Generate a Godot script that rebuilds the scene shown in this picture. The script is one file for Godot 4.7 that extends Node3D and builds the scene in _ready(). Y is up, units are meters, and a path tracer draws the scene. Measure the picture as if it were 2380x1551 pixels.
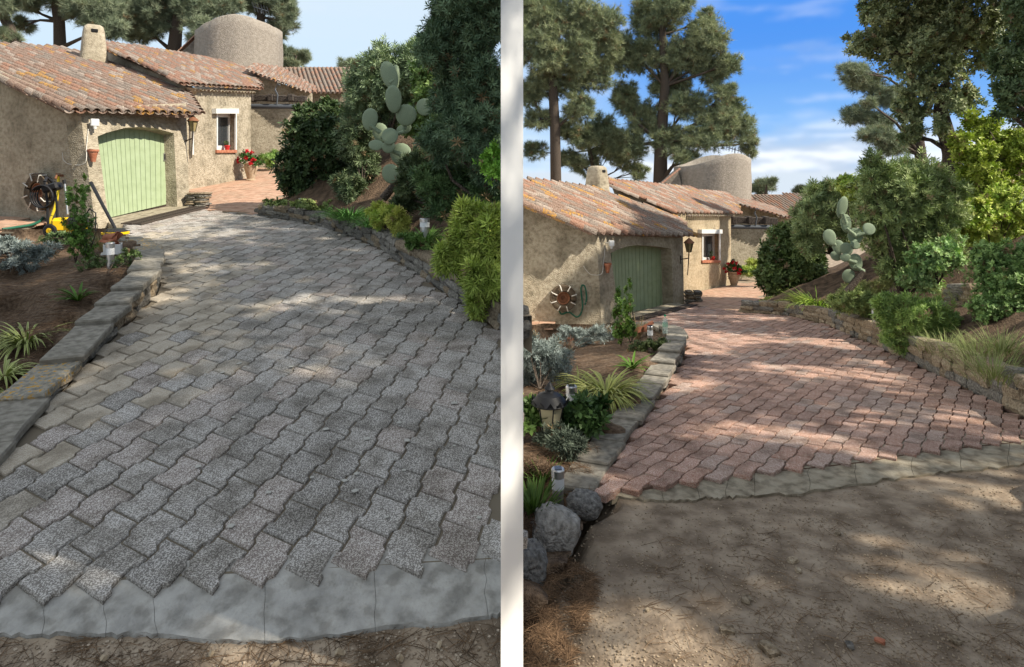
extends Node3D
# Two gardens with the same house, set side by side and parted by an added white divider.
# Positions were measured on the photograph: m(x, y, d) is the point d metres ahead of the camera.
const F := 1500.0
const CX := 1190.0
const HY := 400.0
const EYE := 2.4
var SUN := Vector3(0.69, 0.70, 0.24).normalized()
var rng := RandomNumberGenerator.new()
var mats := {}
var meshes := {}
var used := {}

# ---------------------------------------------------------------- measuring
func m(x: float, y: float, d: float) -> Vector3:
	return Vector3((x - CX) / F * d, EYE + (HY - y) / F * d, -d)
func depth(y: float, right: bool) -> float:
	return 3300.0 / (y - 540.0) if right else 3600.0 / (y - 257.0)
func gp(x: float, y: float, right: bool) -> Vector3:
	return m(x, y, depth(y, right))
func plane_y(x: float, d: float) -> float:
	var dd := clampf(d, -12.0, 45.0)
	if x > 0.0 and d > 45.0: return EYE - 2.2 - 0.09333 * 45.0 - 0.055 * (d - 45.0)
	return EYE - 2.2 - 0.09333 * dd if x > 0.0 else EYE - 2.4 + 0.09533 * dd
func on(pl: Plane, x: float, y: float) -> Vector3:
	var dir := Vector3((x - CX) / F, (HY - y) / F, -1)
	var hit = pl.intersects_ray(Vector3(0, EYE, 0), dir)
	if hit == null:
		hit = pl.intersects_ray(Vector3(0, EYE, 0), -dir)
	return hit if hit != null else dir * 20.0
func pixel(p: Vector3) -> Vector2:
	var d := -p.z
	return Vector2(CX + p.x / d * F, HY - (p.y - EYE) / d * F)
func pl3(a: Vector3, b: Vector3, c: Vector3) -> Plane:
	var n := (b - a).cross(c - a).normalized()
	if n.dot(Vector3(0, EYE, 0) - a) < 0: n = -n
	return Plane(n, a)
func R(a: float, b: float) -> float: return rng.randf_range(a, b)
func rv() -> Vector3:
	return Vector3(R(-1, 1), R(-1, 1), R(-1, 1))

# ---------------------------------------------------------------- naming
func numbered(called: String) -> String:
	var n: int = used.get(called, 0)
	used[called] = n + 1
	return called if n == 0 else "%s_%03d" % [called, n]
func tag(o: Node, label: String, category: String, group := "", kind := "") -> Node:
	if label: o.set_meta("label", label)
	if category: o.set_meta("category", category)
	if group: o.set_meta("group", group)
	if kind: o.set_meta("kind", kind)
	return o
func thing(called: String, label: String, category: String, at := Vector3.ZERO, group := "") -> Node3D:
	var o := Node3D.new()
	o.name = numbered(called)
	add_child(o, true)
	o.position = at
	tag(o, label, category, group)
	return o
func part(called: String, mesh: Mesh, mt: Material, parent: Node, xf := Transform3D()) -> MeshInstance3D:
	var o := MeshInstance3D.new()
	o.name = numbered(called) if parent == self else called
	o.mesh = mesh
	if mt: o.material_override = mt
	parent.add_child(o, true)
	o.transform = xf
	return o
func world_part(called: String, mesh: Mesh, mt: Material, parent: Node3D) -> MeshInstance3D:
	# a mesh made in world coordinates under a thing that stands somewhere
	var at := Vector3.ZERO
	var p: Node = parent
	while p != self:
		at += (p as Node3D).position
		p = p.get_parent()
	return part(called, mesh, mt, parent, Transform3D(Basis(), -at))
func structure(called: String, mesh: Mesh, mt: Material, label: String) -> MeshInstance3D:
	var o := part(called, mesh, mt, self)
	tag(o, label, "", "", "structure")
	return o

# ---------------------------------------------------------------- materials
func lin(c: Color) -> Color: return c.linear_to_srgb()
func noise_tex(type: int, freq: float, cols: Array, offs: Array, sd := 1, size := 512, oct := 4) -> NoiseTexture2D:
	var n := FastNoiseLite.new()
	n.noise_type = type
	n.seed = sd
	n.frequency = freq
	n.fractal_octaves = oct
	if oct <= 1: n.fractal_type = FastNoiseLite.FRACTAL_NONE
	if type == FastNoiseLite.TYPE_CELLULAR:
		n.cellular_return_type = FastNoiseLite.RETURN_CELL_VALUE
		n.domain_warp_enabled = false
	var t := NoiseTexture2D.new()
	t.width = size
	t.height = size
	t.seamless = true
	t.noise = n
	if cols:
		var g := Gradient.new()
		var cc := PackedColorArray()
		for c in cols: cc.append(lin(c))
		g.offsets = PackedFloat32Array(offs)
		g.colors = cc
		t.color_ramp = g
	return t
func mat(key: String, c: Color, rough := 0.9) -> StandardMaterial3D:
	if mats.has(key): return mats[key]
	var s := StandardMaterial3D.new()
	s.resource_name = key
	s.albedo_color = lin(c)
	s.roughness = rough
	s.metallic_specular = 0.35
	mats[key] = s
	return s
func relief(s: StandardMaterial3D, tex: Texture2D, cm: float) -> void:
	s.heightmap_enabled = true
	s.heightmap_texture = tex
	s.heightmap_scale = cm
func patterned(key: String, tex: Texture2D, metres: float, rough := 0.95, bump: Texture2D = null, cm := 1.0, world := true) -> StandardMaterial3D:
	if mats.has(key): return mats[key]
	var s := mat(key, Color.WHITE, rough)
	s.albedo_texture = tex
	s.uv1_triplanar = true
	s.uv1_world_triplanar = world
	s.uv1_scale = Vector3.ONE / metres
	if bump: relief(s, bump, cm)
	return s
func stained(s: StandardMaterial3D, tex: Texture2D, metres: float) -> void:
	# broad patches of dirt over the material's own pattern
	s.detail_enabled = true
	s.detail_blend_mode = BaseMaterial3D.BLEND_MODE_MUL
	s.detail_albedo = tex
	s.detail_uv_layer = BaseMaterial3D.DETAIL_UV_2
	s.uv2_triplanar = true
	s.uv2_world_triplanar = true
	s.uv2_scale = Vector3.ONE / metres
func leafy(key: String, back: Color, rough := 0.6) -> StandardMaterial3D:
	if mats.has(key): return mats[key]
	var s := mat(key, Color.WHITE, rough)
	s.vertex_color_use_as_albedo = true
	s.backlight_enabled = true
	s.backlight = lin(back)
	s.cull_mode = BaseMaterial3D.CULL_DISABLED
	return s

# ---------------------------------------------------------------- shapes
func new_st() -> SurfaceTool:
	var st := SurfaceTool.new()
	st.begin(Mesh.PRIMITIVE_TRIANGLES)
	return st
func done(st: SurfaceTool, smooth := false) -> ArrayMesh:
	if smooth: st.index()
	st.generate_normals()
	return st.commit()
func tri(st: SurfaceTool, a: Vector3, b: Vector3, c: Vector3, sg := 0xffffffff) -> void:
	st.set_smooth_group(-1 if sg == 0xffffffff else sg)
	st.add_vertex(a); st.add_vertex(b); st.add_vertex(c)
func quad(st: SurfaceTool, a: Vector3, b: Vector3, c: Vector3, d: Vector3, sg := 0xffffffff) -> void:
	tri(st, a, b, c, sg)
	tri(st, a, c, d, sg)
func box(st: SurfaceTool, xf: Transform3D, s: Vector3, bev := 0.0) -> void:
	# a box of size s centred on xf, its edges chamfered by bev
	var h := s * 0.5
	for ax in 3:
		for sg in [-1.0, 1.0]:
			var n := Vector3.ZERO; n[ax] = sg
			var u := Vector3.ZERO; u[(ax + 1) % 3] = 1.0
			var v := Vector3.ZERO; v[(ax + 2) % 3] = sg
			var o := n * h[ax]
			var a := h[(ax + 1) % 3] - bev
			var b := h[(ax + 2) % 3] - bev
			quad(st, xf * (o - u * a - v * b), xf * (o - u * a + v * b), xf * (o + u * a + v * b), xf * (o + u * a - v * b))
	if bev > 0.0:
		for ax in 3:
			var j := (ax + 1) % 3
			var k := (ax + 2) % 3
			for s1 in [-1.0, 1.0]:
				for s2 in [-1.0, 1.0]:
					var p := Vector3.ZERO; p[j] = s1 * h[j]; p[k] = s2 * (h[k] - bev)
					var q := Vector3.ZERO; q[j] = s1 * (h[j] - bev); q[k] = s2 * h[k]
					var e := Vector3.ZERO; e[ax] = h[ax] - bev
					if s1 * s2 > 0: quad(st, xf * (p - e), xf * (q - e), xf * (q + e), xf * (p + e))
					else: quad(st, xf * (p - e), xf * (p + e), xf * (q + e), xf * (q - e))
		for sx in [-1.0, 1.0]:
			for sy in [-1.0, 1.0]:
				for sz in [-1.0, 1.0]:
					var a := Vector3(sx * h.x, sy * (h.y - bev), sz * (h.z - bev))
					var b := Vector3(sx * (h.x - bev), sy * h.y, sz * (h.z - bev))
					var c := Vector3(sx * (h.x - bev), sy * (h.y - bev), sz * h.z)
					if sx * sy * sz > 0: tri(st, xf * a, xf * c, xf * b)
					else: tri(st, xf * a, xf * b, xf * c)
func box_mesh(s: Vector3, bev := 0.0) -> ArrayMesh:
	var st := new_st()
	box(st, Transform3D(), s, bev)
	return done(st)
func frame_of(dir: Vector3) -> Basis:
	var up := Vector3.UP if absf(dir.normalized().y) < 0.95 else Vector3.RIGHT
	var z := dir.normalized()
	var x := up.cross(z).normalized()
	return Basis(x, z.cross(x), z)
func tube(st: SurfaceTool, pts: Array, radii: Array, seg := 8) -> void:
	var rings := []
	for i in pts.size():
		var dir: Vector3 = (pts[mini(i + 1, pts.size() - 1)] - pts[maxi(i - 1, 0)])
		var b := frame_of(dir)
		var ring := []
		for k in seg:
			var a := TAU * k / seg
			ring.append(pts[i] + (b.x * cos(a) + b.y * sin(a)) * float(radii[mini(i, radii.size() - 1)]))
		rings.append(ring)
	for i in pts.size() - 1:
		for k in seg:
			var k2 := (k + 1) % seg
			quad(st, rings[i][k], rings[i + 1][k], rings[i + 1][k2], rings[i][k2], 1)
	for k in range(1, seg - 1):
		tri(st, rings[0][0], rings[0][k], rings[0][k + 1])
		tri(st, rings[-1][0], rings[-1][k + 1], rings[-1][k])
func tube_mesh(pts: Array, radii: Array, seg := 8) -> ArrayMesh:
	var st := new_st()
	tube(st, pts, radii, seg)
	return done(st)
func lathe(profile: Array, seg := 20, at := Vector3.ZERO) -> ArrayMesh:
	# profile: Vector2(radius, height) from the bottom up
	var st := new_st()
	for i in profile.size() - 1:
		for k in seg:
			var a := TAU * k / seg
			var b := TAU * (k + 1) / seg
			var p0 := Vector3(cos(a) * profile[i].x, profile[i].y, sin(a) * profile[i].x) + at
			var p1 := Vector3(cos(b) * profile[i].x, profile[i].y, sin(b) * profile[i].x) + at
			var q0 := Vector3(cos(a) * profile[i + 1].x, profile[i + 1].y, sin(a) * profile[i + 1].x) + at
			var q1 := Vector3(cos(b) * profile[i + 1].x, profile[i + 1].y, sin(b) * profile[i + 1].x) + at
			if profile[i].x < 0.0005: tri(st, p0, q0, q1, i + 1)
			elif profile[i + 1].x < 0.0005: tri(st, p0, q0, p1, i + 1)
			else: quad(st, p0, q0, q1, p1, i + 1)
	return done(st)
func slab(st: SurfaceTool, pl: Plane, px: Array, thick: float) -> void:
	# an outline measured on plane pl, given thickness behind it
	var p2 := PackedVector2Array()
	for p in px: p2.append(Vector2(p[0], p[1]))
	if Geometry2D.is_polygon_clockwise(p2): p2.reverse()
	var f := []
	for p in p2: f.append(on(pl, p.x, p.y))
	slab3(st, f, p2, -pl.normal * thick)
func slab3(st: SurfaceTool, f: Array, p2: PackedVector2Array, off: Vector3) -> void:
	var idx := Geometry2D.triangulate_polygon(p2)
	for i in range(0, idx.size(), 3):
		tri(st, f[idx[i]], f[idx[i + 1]], f[idx[i + 2]])
		tri(st, f[idx[i]] + off, f[idx[i + 2]] + off, f[idx[i + 1]] + off)
	for i in f.size():
		var j := (i + 1) % f.size()
		quad(st, f[i], f[j], f[j] + off, f[i] + off)
func rough_block(i: int) -> ArrayMesh:
	# one of eight hewn stones, unit size
	var key := "block%d" % (i % 8)
	if meshes.has(key): return meshes[key]
	var r := RandomNumberGenerator.new()
	r.seed = 900 + i % 8
	var v := {}
	for x in [-1, 0, 1]:
		for y in [-1, 0, 1]:
			for z in [-1, 0, 1]:
				var n := absi(x) + absi(y) + absi(z)
				var k: float = [0.0, 0.53, 0.49, 0.43][n]
				var j := 0.05 if n < 3 else 0.06
				v[Vector3i(x, y, z)] = Vector3(x, y, z) * k + Vector3(r.randf_range(-j, j), r.randf_range(-j, j), r.randf_range(-j, j))
	var st := new_st()
	for ax in 3:
		for sg in [-1, 1]:
			for a in [-1, 0]:
				for b in [-1, 0]:
					var q := []
					for c in [[a, b], [a, b + 1], [a + 1, b + 1], [a + 1, b]]:
						var w := Vector3i.ZERO
						w[ax] = sg; w[(ax + 1) % 3] = c[0]; w[(ax + 2) % 3] = c[1] * sg
						q.append(v[w])
					if sg < 0: quad(st, q[0], q[1], q[2], q[3])
					else: quad(st, q[0], q[3], q[2], q[1]) if false else quad(st, q[0], q[1], q[2], q[3])
	meshes[key] = done(st)
	return meshes[key]
func flag_block(i: int) -> ArrayMesh:
	# one of six flat coping flags, unit size, with a broken outline
	var key := "flag%d" % (i % 6)
	if meshes.has(key): return meshes[key]
	var r := RandomNumberGenerator.new()
	r.seed = 400 + i % 6
	var out := []
	for p in [[-0.5, -0.5], [-0.17, -0.5], [0.18, -0.5], [0.5, -0.5], [0.5, 0.0], [0.5, 0.5], [0.15, 0.5], [-0.2, 0.5], [-0.5, 0.5], [-0.5, 0.0]]:
		out.append(Vector2(p[0] + r.randf_range(-0.025, 0.025), p[1] + r.randf_range(-0.035, 0.035)))
	var st := new_st()
	var tp := []; var rm := []; var bt := []
	for p in out:
		tp.append(Vector3(p.x * 0.97, 0.5 + r.randf_range(-0.05, 0.05), p.y * 0.95))
		rm.append(Vector3(p.x, 0.25, p.y))
		bt.append(Vector3(p.x * 0.97, -0.5, p.y * 0.97))
	var idx := Geometry2D.triangulate_polygon(PackedVector2Array(out))
	for k in range(0, idx.size(), 3): tri(st, tp[idx[k]], tp[idx[k + 1]], tp[idx[k + 2]])
	for k in 10:
		var j := (k + 1) % 10
		quad(st, tp[k], rm[k], rm[j], tp[j])
		quad(st, rm[k], bt[k], bt[j], rm[j])
	meshes[key] = done(st)
	return meshes[key]
func boulder(sd: int, r: Vector3) -> ArrayMesh:
	var n := FastNoiseLite.new()
	n.seed = sd
	n.frequency = 0.9
	n.fractal_octaves = 4
	var st := new_st()
	var grid := []
	for i in 19:
		var row := []
		for k in 28:
			var th := PI * i / 18.0
			var ph := TAU * (k % 28) / 28.0
			var p := Vector3(sin(th) * cos(ph), cos(th), sin(th) * sin(ph))
			var e := 1.0 + 0.28 * n.get_noise_3dv(p * 1.3)
			var q := p * e
			q = Vector3(signf(q.x) * pow(absf(q.x), 0.86), signf(q.y) * pow(absf(q.y), 0.86), signf(q.z) * pow(absf(q.z), 0.86))
			row.append(q * r)
		grid.append(row)
	for i in 18:
		for k in 28:
			quad(st, grid[i][k], grid[i][(k + 1) % 28], grid[i + 1][(k + 1) % 28], grid[i + 1][k], 1 if (i + k) % 5 else 2)
	return done(st)

# ---------------------------------------------------------------- foliage
func sprig(key: String) -> ArrayMesh:
	if meshes.has(key): return meshes[key]
	var r := RandomNumberGenerator.new()
	r.seed = hash(key) % 1000
	var st := new_st()
	var n := 12
	var ln := 0.5
	var wd := 0.16
	match key:
		"needles": n = 20; ln = 1.0; wd = 0.05
		"leaves": n = 9; ln = 0.62; wd = 0.30
		"small_leaves": n = 12; ln = 0.5; wd = 0.2
		"narrow": n = 14; ln = 0.75; wd = 0.13
		"twigs": n = 5; ln = 1.3; wd = 0.03
	for i in n:
		var t := float(i) / n
		var a := i * 2.4 + r.randf() * 0.8
		var el := r.randf_range(0.05, 1.1)
		if key == "needles": el = r.randf_range(-0.1, 1.3)
		var dir := Vector3(cos(a) * cos(el), sin(el), sin(a) * cos(el))
		var side := dir.cross(Vector3(r.randf() - 0.5, 1, r.randf() - 0.5)).normalized() * wd * 0.5
		var o := Vector3(0, t * 0.55, 0) if key != "needles" else Vector3(0, t * 0.3, 0)
		var l := ln * r.randf_range(0.7, 1.1)
		if key == "needles" or key == "twigs":
			tri(st, o - side, o + side, o + dir * l, 1)
		else:
			var mid := o + dir * l * 0.5 + dir.cross(side).normalized() * l * 0.06
			tri(st, o, mid - side, mid + side, 1)
			tri(st, mid - side, o + dir * l, mid + side, 1)
	meshes[key] = done(st)
	return meshes[key]
func copies(called: String, mesh: Mesh, mt: Material, xs: Array, cs: Array, parent: Node) -> MultiMeshInstance3D:
	var mm := MultiMesh.new()
	mm.transform_format = MultiMesh.TRANSFORM_3D
	mm.use_colors = true
	mm.mesh = mesh
	mm.instance_count = xs.size()
	for i in xs.size():
		mm.set_instance_transform(i, xs[i])
		mm.set_instance_color(i, cs[i])
	var o := MultiMeshInstance3D.new()
	o.name = numbered(called) if parent == self else called
	o.multimesh = mm
	o.material_override = mt
	parent.add_child(o, true)
	o.set_meta("kind", "stuff")
	return o
func scatter(xs: Array, cs: Array, blobs: Array, n: int, size: Vector2, cols: Array, clump := 0.28, shell := 0.55) -> void:
	# blobs: [centre, radii]; sprigs gather in clumps spread through each blob
	var tot := 0.0
	for b in blobs: tot += pow(b[1].x * b[1].y * b[1].z, 0.667)
	for b in blobs:
		var k: int = maxi(8, int(n * pow(b[1].x * b[1].y * b[1].z, 0.667) / tot))
		var per := 16
		for c in int(ceil(k / float(per))):
			var dir := rv().normalized()
			var rad := pow(R(0, 1), shell)
			var cc: Vector3 = b[0] + dir * b[1] * rad
			var tone := R(0, 1)
			var cr: Vector3 = b[1] * clump * R(0.6, 1.35)
			for i in per:
				var g := Vector3(rng.randfn(), rng.randfn(), rng.randfn()) * 0.55
				var p: Vector3 = cc + g * cr
				var up := (dir * 0.7 + g * 0.5 + Vector3(0, 0.55, 0) + rv() * 0.5).normalized()
				var s := R(size.x, size.y) * (0.7 if rng.randf() < 0.3 else 1.0)
				var bs := frame_of(up)
				var q := Basis(bs.x, bs.z, -bs.y).rotated(up, R(0, TAU)).scaled(Vector3.ONE * s)
				xs.append(Transform3D(q, p))
				var w := clampf(tone * 0.7 + R(0, 0.3), 0, 1)
				var col: Color = (cols[0] as Color).lerp(cols[1], w)
				if rng.randf() < 0.035: col = Color(0.24, 0.17, 0.09)
				cs.append(col * R(0.75, 1.25))
func blobs_at(list: Array, d: float, thick := 0.8) -> Array:
	# [x, y, rx, ry] or [x, y, rx, ry, more depth], measured on the photograph
	var out := []
	for l in list:
		var dd: float = d + (l[4] if l.size() > 4 else R(-0.03, 0.03) * d)
		var rx: float = l[2] * dd / F
		var ry: float = l[3] * dd / F
		out.append([m(l[0], l[1], dd), Vector3(rx, ry, (rx + ry) * 0.5 * thick)])
	return out
func plant(called: String, label: String, category: String, base: Vector3, blobs: Array, n: int, key: String, size: Vector2, cols: Array, mt: Material, group := "", stems := 5, bark := "bark", thick := 0.02, clump := 0.28) -> Node3D:
	var t := thing(called, label, category, base, group)
	var xs := []
	var cs := []
	scatter(xs, cs, blobs, n, size, cols, clump)
	for i in xs.size(): xs[i].origin -= base
	copies("foliage", sprig(key), mt, xs, cs, t)
	if stems > 0:
		var st := new_st()
		for i in stems:
			var b: Array = blobs[i % blobs.size()]
			var q: Vector3 = b[0] - base + rv() * b[1] * 0.5
			var mid := q * 0.5 + rv() * q.length() * 0.12
			tube(st, [rv() * thick, mid, q], [thick, thick * 0.7, thick * 0.25], 5)
		part("stems", done(st), mats[bark], t)
	return t
func tree(called: String, label: String, trunk: Array, radii: Array, blobs: Array, n: int, key: String, size: Vector2, cols: Array, mt: Material, group := "", bark := "bark", clump := 0.28, shell := 0.55) -> Node3D:
	var base: Vector3 = trunk[0]
	var t := thing(called, label, "tree", base, group)
	var pts := []
	for p in trunk: pts.append(p - base)
	radii = radii.map(func(v): return v * 0.78)
	part("trunk", tube_mesh(pts, radii, 10), mats[bark], t)
	var st := new_st()
	for b in blobs:
		var q: Vector3 = b[0] - base
		var best := 0
		for i in pts.size():
			if pts[i].y < q.y + 0.2 and pts[i].distance_to(q) < pts[best].distance_to(q) * 1.15: best = i
		var o: Vector3 = pts[best]
		var r0: float = radii[mini(best, radii.size() - 1)] * 0.4
		var mid := o.lerp(q, 0.55) + rv() * o.distance_to(q) * 0.1
		tube(st, [o, mid, q], [r0, r0 * 0.6, r0 * 0.2], 5)
		for k in 3:
			tube(st, [mid, mid.lerp(q, 0.6) + rv() * b[1] * 0.4, q + rv() * b[1] * 0.8], [r0 * 0.4, r0 * 0.25, r0 * 0.1], 4)
	part("limbs", done(st), mats[bark], t)
	var xs := []
	var cs := []
	scatter(xs, cs, blobs, n, size, cols, clump, shell)
	for i in xs.size(): xs[i].origin -= base
	copies("crown", sprig(key), mt, xs, cs, t)
	return t
func blade(st: SurfaceTool, o: Vector3, dir: Vector3, length: float, width: float, droop: float, col: Color, col2: Color, seg := 5) -> void:
	# an arching strap leaf with a keel; col2 colours its margins
	var p := o
	var v := dir.normalized()
	var prev := []
	for i in seg + 1:
		var t := float(i) / seg
		var side := v.cross(Vector3.UP)
		side = (side if side.length() > 0.01 else Vector3.RIGHT).normalized()
		var w := width * (sin(PI * (0.12 + 0.88 * t)) * 0.9 + 0.1) * 0.5
		if i == seg: w = 0.0005
		var up := side.cross(v).normalized()
		var row := [p - side * w + up * w * 0.4, p, p + side * w + up * w * 0.4]
		if prev:
			for k in 2:
				var cl := [col2, col] if k == 0 else [col, col2]
				st.set_smooth_group(1)
				for q in [[prev[k], cl[0]], [row[k], cl[0]], [row[k + 1], cl[1]], [prev[k], cl[0]], [row[k + 1], cl[1]], [prev[k + 1], cl[1]]]:
					st.set_color(q[1])
					st.add_vertex(q[0])
		prev = row
		p += v * (length / seg)
		v = (v + Vector3(0, -droop / seg, 0)).normalized()
func tuft(called: String, label: String, category: String, at: Vector3, n: int, length: float, width: float, droop: float, c1: Color, c2: Color, spread := 0.12, group := "", upright := 0.9) -> Node3D:
	var t := thing(called, label, category, at, group)
	var st := new_st()
	for i in n:
		var a := R(0, TAU)
		var dir := Vector3(cos(a), R(0.5, 1.6) * upright, sin(a))
		var f := R(0.75, 1.2)
		blade(st, Vector3(cos(a), 0, sin(a)) * R(0, spread), dir, length * R(0.55, 1.1), width, droop * R(0.6, 1.3), c1 * f, c2 * f)
	part("leaves", done(st), leafy("strap_leaf", Color(0.12, 0.16, 0.03)), t)
	return t

# ---------------------------------------------------------------- measured lines (x, y on the photograph)
var L := {
	"right": false, "tag": "grey drive",
	"drive": [[-140, 1230], [0, 1075], [120, 940], [182, 881], [242, 812], [291, 769], [364, 692], [374, 667], [374, 612], [355, 585], [300, 560], [285, 540], [300, 524], [455, 490], [600, 504], [670, 514], [745, 530], [822, 556], [887, 585], [945, 627], [984, 653], [1042, 693], [1094, 727], [1162, 780], [1183, 796], [1183, 1306], [-140, 1380]],
	"bank": [[700, 385], [668, 440], [598, 505], [670, 515], [745, 531], [822, 557], [887, 586], [945, 628], [984, 654], [1042, 694], [1094, 728], [1162, 780], [1182, 796]],
	"bank_h": [0.1, 0.15, 0.28, 0.28, 0.29, 0.30, 0.31, 0.34, 0.37, 0.36, 0.33, 0.30, 0.30],
	"kerb": [[-120, 1220], [0, 1075], [120, 940], [182, 881], [242, 812], [291, 769], [364, 692], [374, 660], [370, 618], [345, 588], [300, 566]],
	"kerb_h": [0.10, 0.10, 0.13, 0.17, 0.22, 0.26, 0.36, 0.36, 0.30, 0.22, 0.12],
	"bed": [[-700, 1560], [-150, 1250], [55, 945], [100, 890], [168, 810], [212, 745], [245, 710], [296, 668], [334, 645], [346, 612], [332, 572], [290, 548], [235, 533], [120, 533], [-260, 530], [-700, 530]],
	"bed_d": [[-200, 1200, 4.0], [29, 940, 5.2], [73, 885, 5.8], [142, 805, 6.6], [185, 740, 7.1], [218, 705, 7.5], [269, 663, 8.1], [309, 641, 8.6], [320, 609, 9.2], [313, 572, 9.9], [-200, 540, 13.2], [0, 540, 12.7], [110, 540, 12.7], [200, 540, 12.4], [280, 545, 11.2], [0, 900, 5.6], [0, 800, 6.9], [0, 700, 8.4], [0, 620, 10.2], [-250, 900, 5.6], [-250, 700, 8.4]],
	"U": Vector2(0.054, 0.305), "V": Vector2(0.226, -0.125), "o": [264.6, 1198],
}
var Q := {
	"right": true, "tag": "reddish drive",
	"drive": [[1386, 1138], [1415, 1089], [1495, 983], [1546, 912], [1591, 840], [1592, 809], [1575, 785], [1530, 768], [1480, 752], [1500, 740], [1612, 713], [1729, 729], [1823, 735], [1920, 756], [1952, 772], [2017, 798], [2078, 826], [2133, 852], [2178, 876], [2380, 974], [2500, 1035], [2500, 1020], [2341, 1034], [2145, 1054], [1998, 1079], [1876, 1093], [1705, 1106], [1582, 1123], [1489, 1142]],
	"bank": [[1800, 655], [1772, 690], [1729, 730], [1823, 736], [1920, 757], [1952, 773], [2017, 799], [2078, 827], [2133, 853], [2178, 877], [2380, 975], [2480, 1030]],
	"bank_h": [0.1, 0.15, 0.32, 0.34, 0.36, 0.38, 0.42, 0.44, 0.46, 0.47, 0.5, 0.5],
	"kerb": [[1386, 1138], [1415, 1089], [1495, 983], [1546, 912], [1591, 840], [1592, 815], [1578, 792], [1540, 775], [1500, 762]],
	"kerb_h": [0.04, 0.08, 0.11, 0.17, 0.34, 0.34, 0.28, 0.2, 0.1],
	"bed": [[1193, 1560], [1300, 1330], [1385, 1155], [1372, 1112], [1404, 1060], [1435, 1026], [1484, 942], [1511, 880], [1522, 858], [1572, 808], [1562, 789], [1500, 764], [1440, 752], [1300, 752], [1193, 752]],
	"bed_d": [[1357, 1111, 5.75], [1384, 1058, 6.2], [1415, 1022, 6.7], [1464, 938, 7.8], [1491, 876, 9.0], [1500, 854, 9.6], [1553, 805, 11.2], [1544, 787, 11.8], [1526, 770, 12.5], [1215, 762, 14.4], [1300, 760, 14.6], [1440, 757, 14.2], [1490, 762, 13.2], [1215, 850, 9.8], [1215, 950, 7.5], [1215, 1100, 5.8], [1200, 1250, 4.6], [1200, 1400, 3.83], [1300, 1250, 4.62], [1380, 1160, 5.28], [1300, 1320, 4.2]],
	"U": Vector2(0.262, 0.340), "V": Vector2(0.132, -0.090), "o": [1791.2, 1072.0],
}
func poly2(px: Array) -> PackedVector2Array:
	var p := PackedVector2Array()
	for a in px: p.append(Vector2(a[0], a[1]))
	return p
func flat_pts(px: Array, right: bool) -> Array:
	var o := []
	for a in px: o.append(gp(a[0], a[1], right))
	return o
func bed_depth(q: Dictionary, x: float, y: float) -> float:
	var s := 0.0
	var w := 0.0
	for c in q.bed_d:
		var k := 1.0 / (pow((c[0] - x) * 0.6, 2.0) + pow(c[1] - y, 2.0) + 40.0)
		k *= k
		s += k / c[2]
		w += k
	return w / s
func on_bed(q: Dictionary, x: float, y: float) -> Vector3:
	return m(x, y, bed_depth(q, x, y))
var bank_cache := {}
func bank_rise(x: float, d: float) -> float:
	# how far the planted slope stands above the drive's plane; 0 on the drive's side of the wall
	var q: Dictionary = Q if x > 0.0 else L
	if not bank_cache.has(q.right):
		var a := []
		for p in flat_pts(q.bank, q.right): a.append(Vector2(p.x, -p.z))
		bank_cache[q.right] = a
	var pts: Array = bank_cache[q.right]
	var p := Vector2(x, d)
	var best := 1e9
	var side := -1.0
	var h := 0.0
	for i in pts.size() - 1:
		var a: Vector2 = pts[i]
		var b: Vector2 = pts[i + 1]
		var t := clampf((p - a).dot(b - a) / (b - a).length_squared(), 0, 1)
		var c := a.lerp(b, t)
		var l := p.distance_to(c)
		if l < best - 1e-4:
			best = l
			var dir := b - a
			side = (p - c).dot(Vector2(-dir.y, dir.x))
			h = lerpf(q.bank_h[i], q.bank_h[i + 1], t)
	if side <= 0.0 or best < 0.27: return 0.0
	var far: float = 17.0 if not q.right else 23.0
	var k := clampf((far + 6.0 - d) / 6.0, 0, 1)
	return (h - 0.06 + (0.62 if not q.right else 0.50) * minf(maxf(best - 0.35, 0.0), 4.2)) * maxf(k, 0.0)

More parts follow.
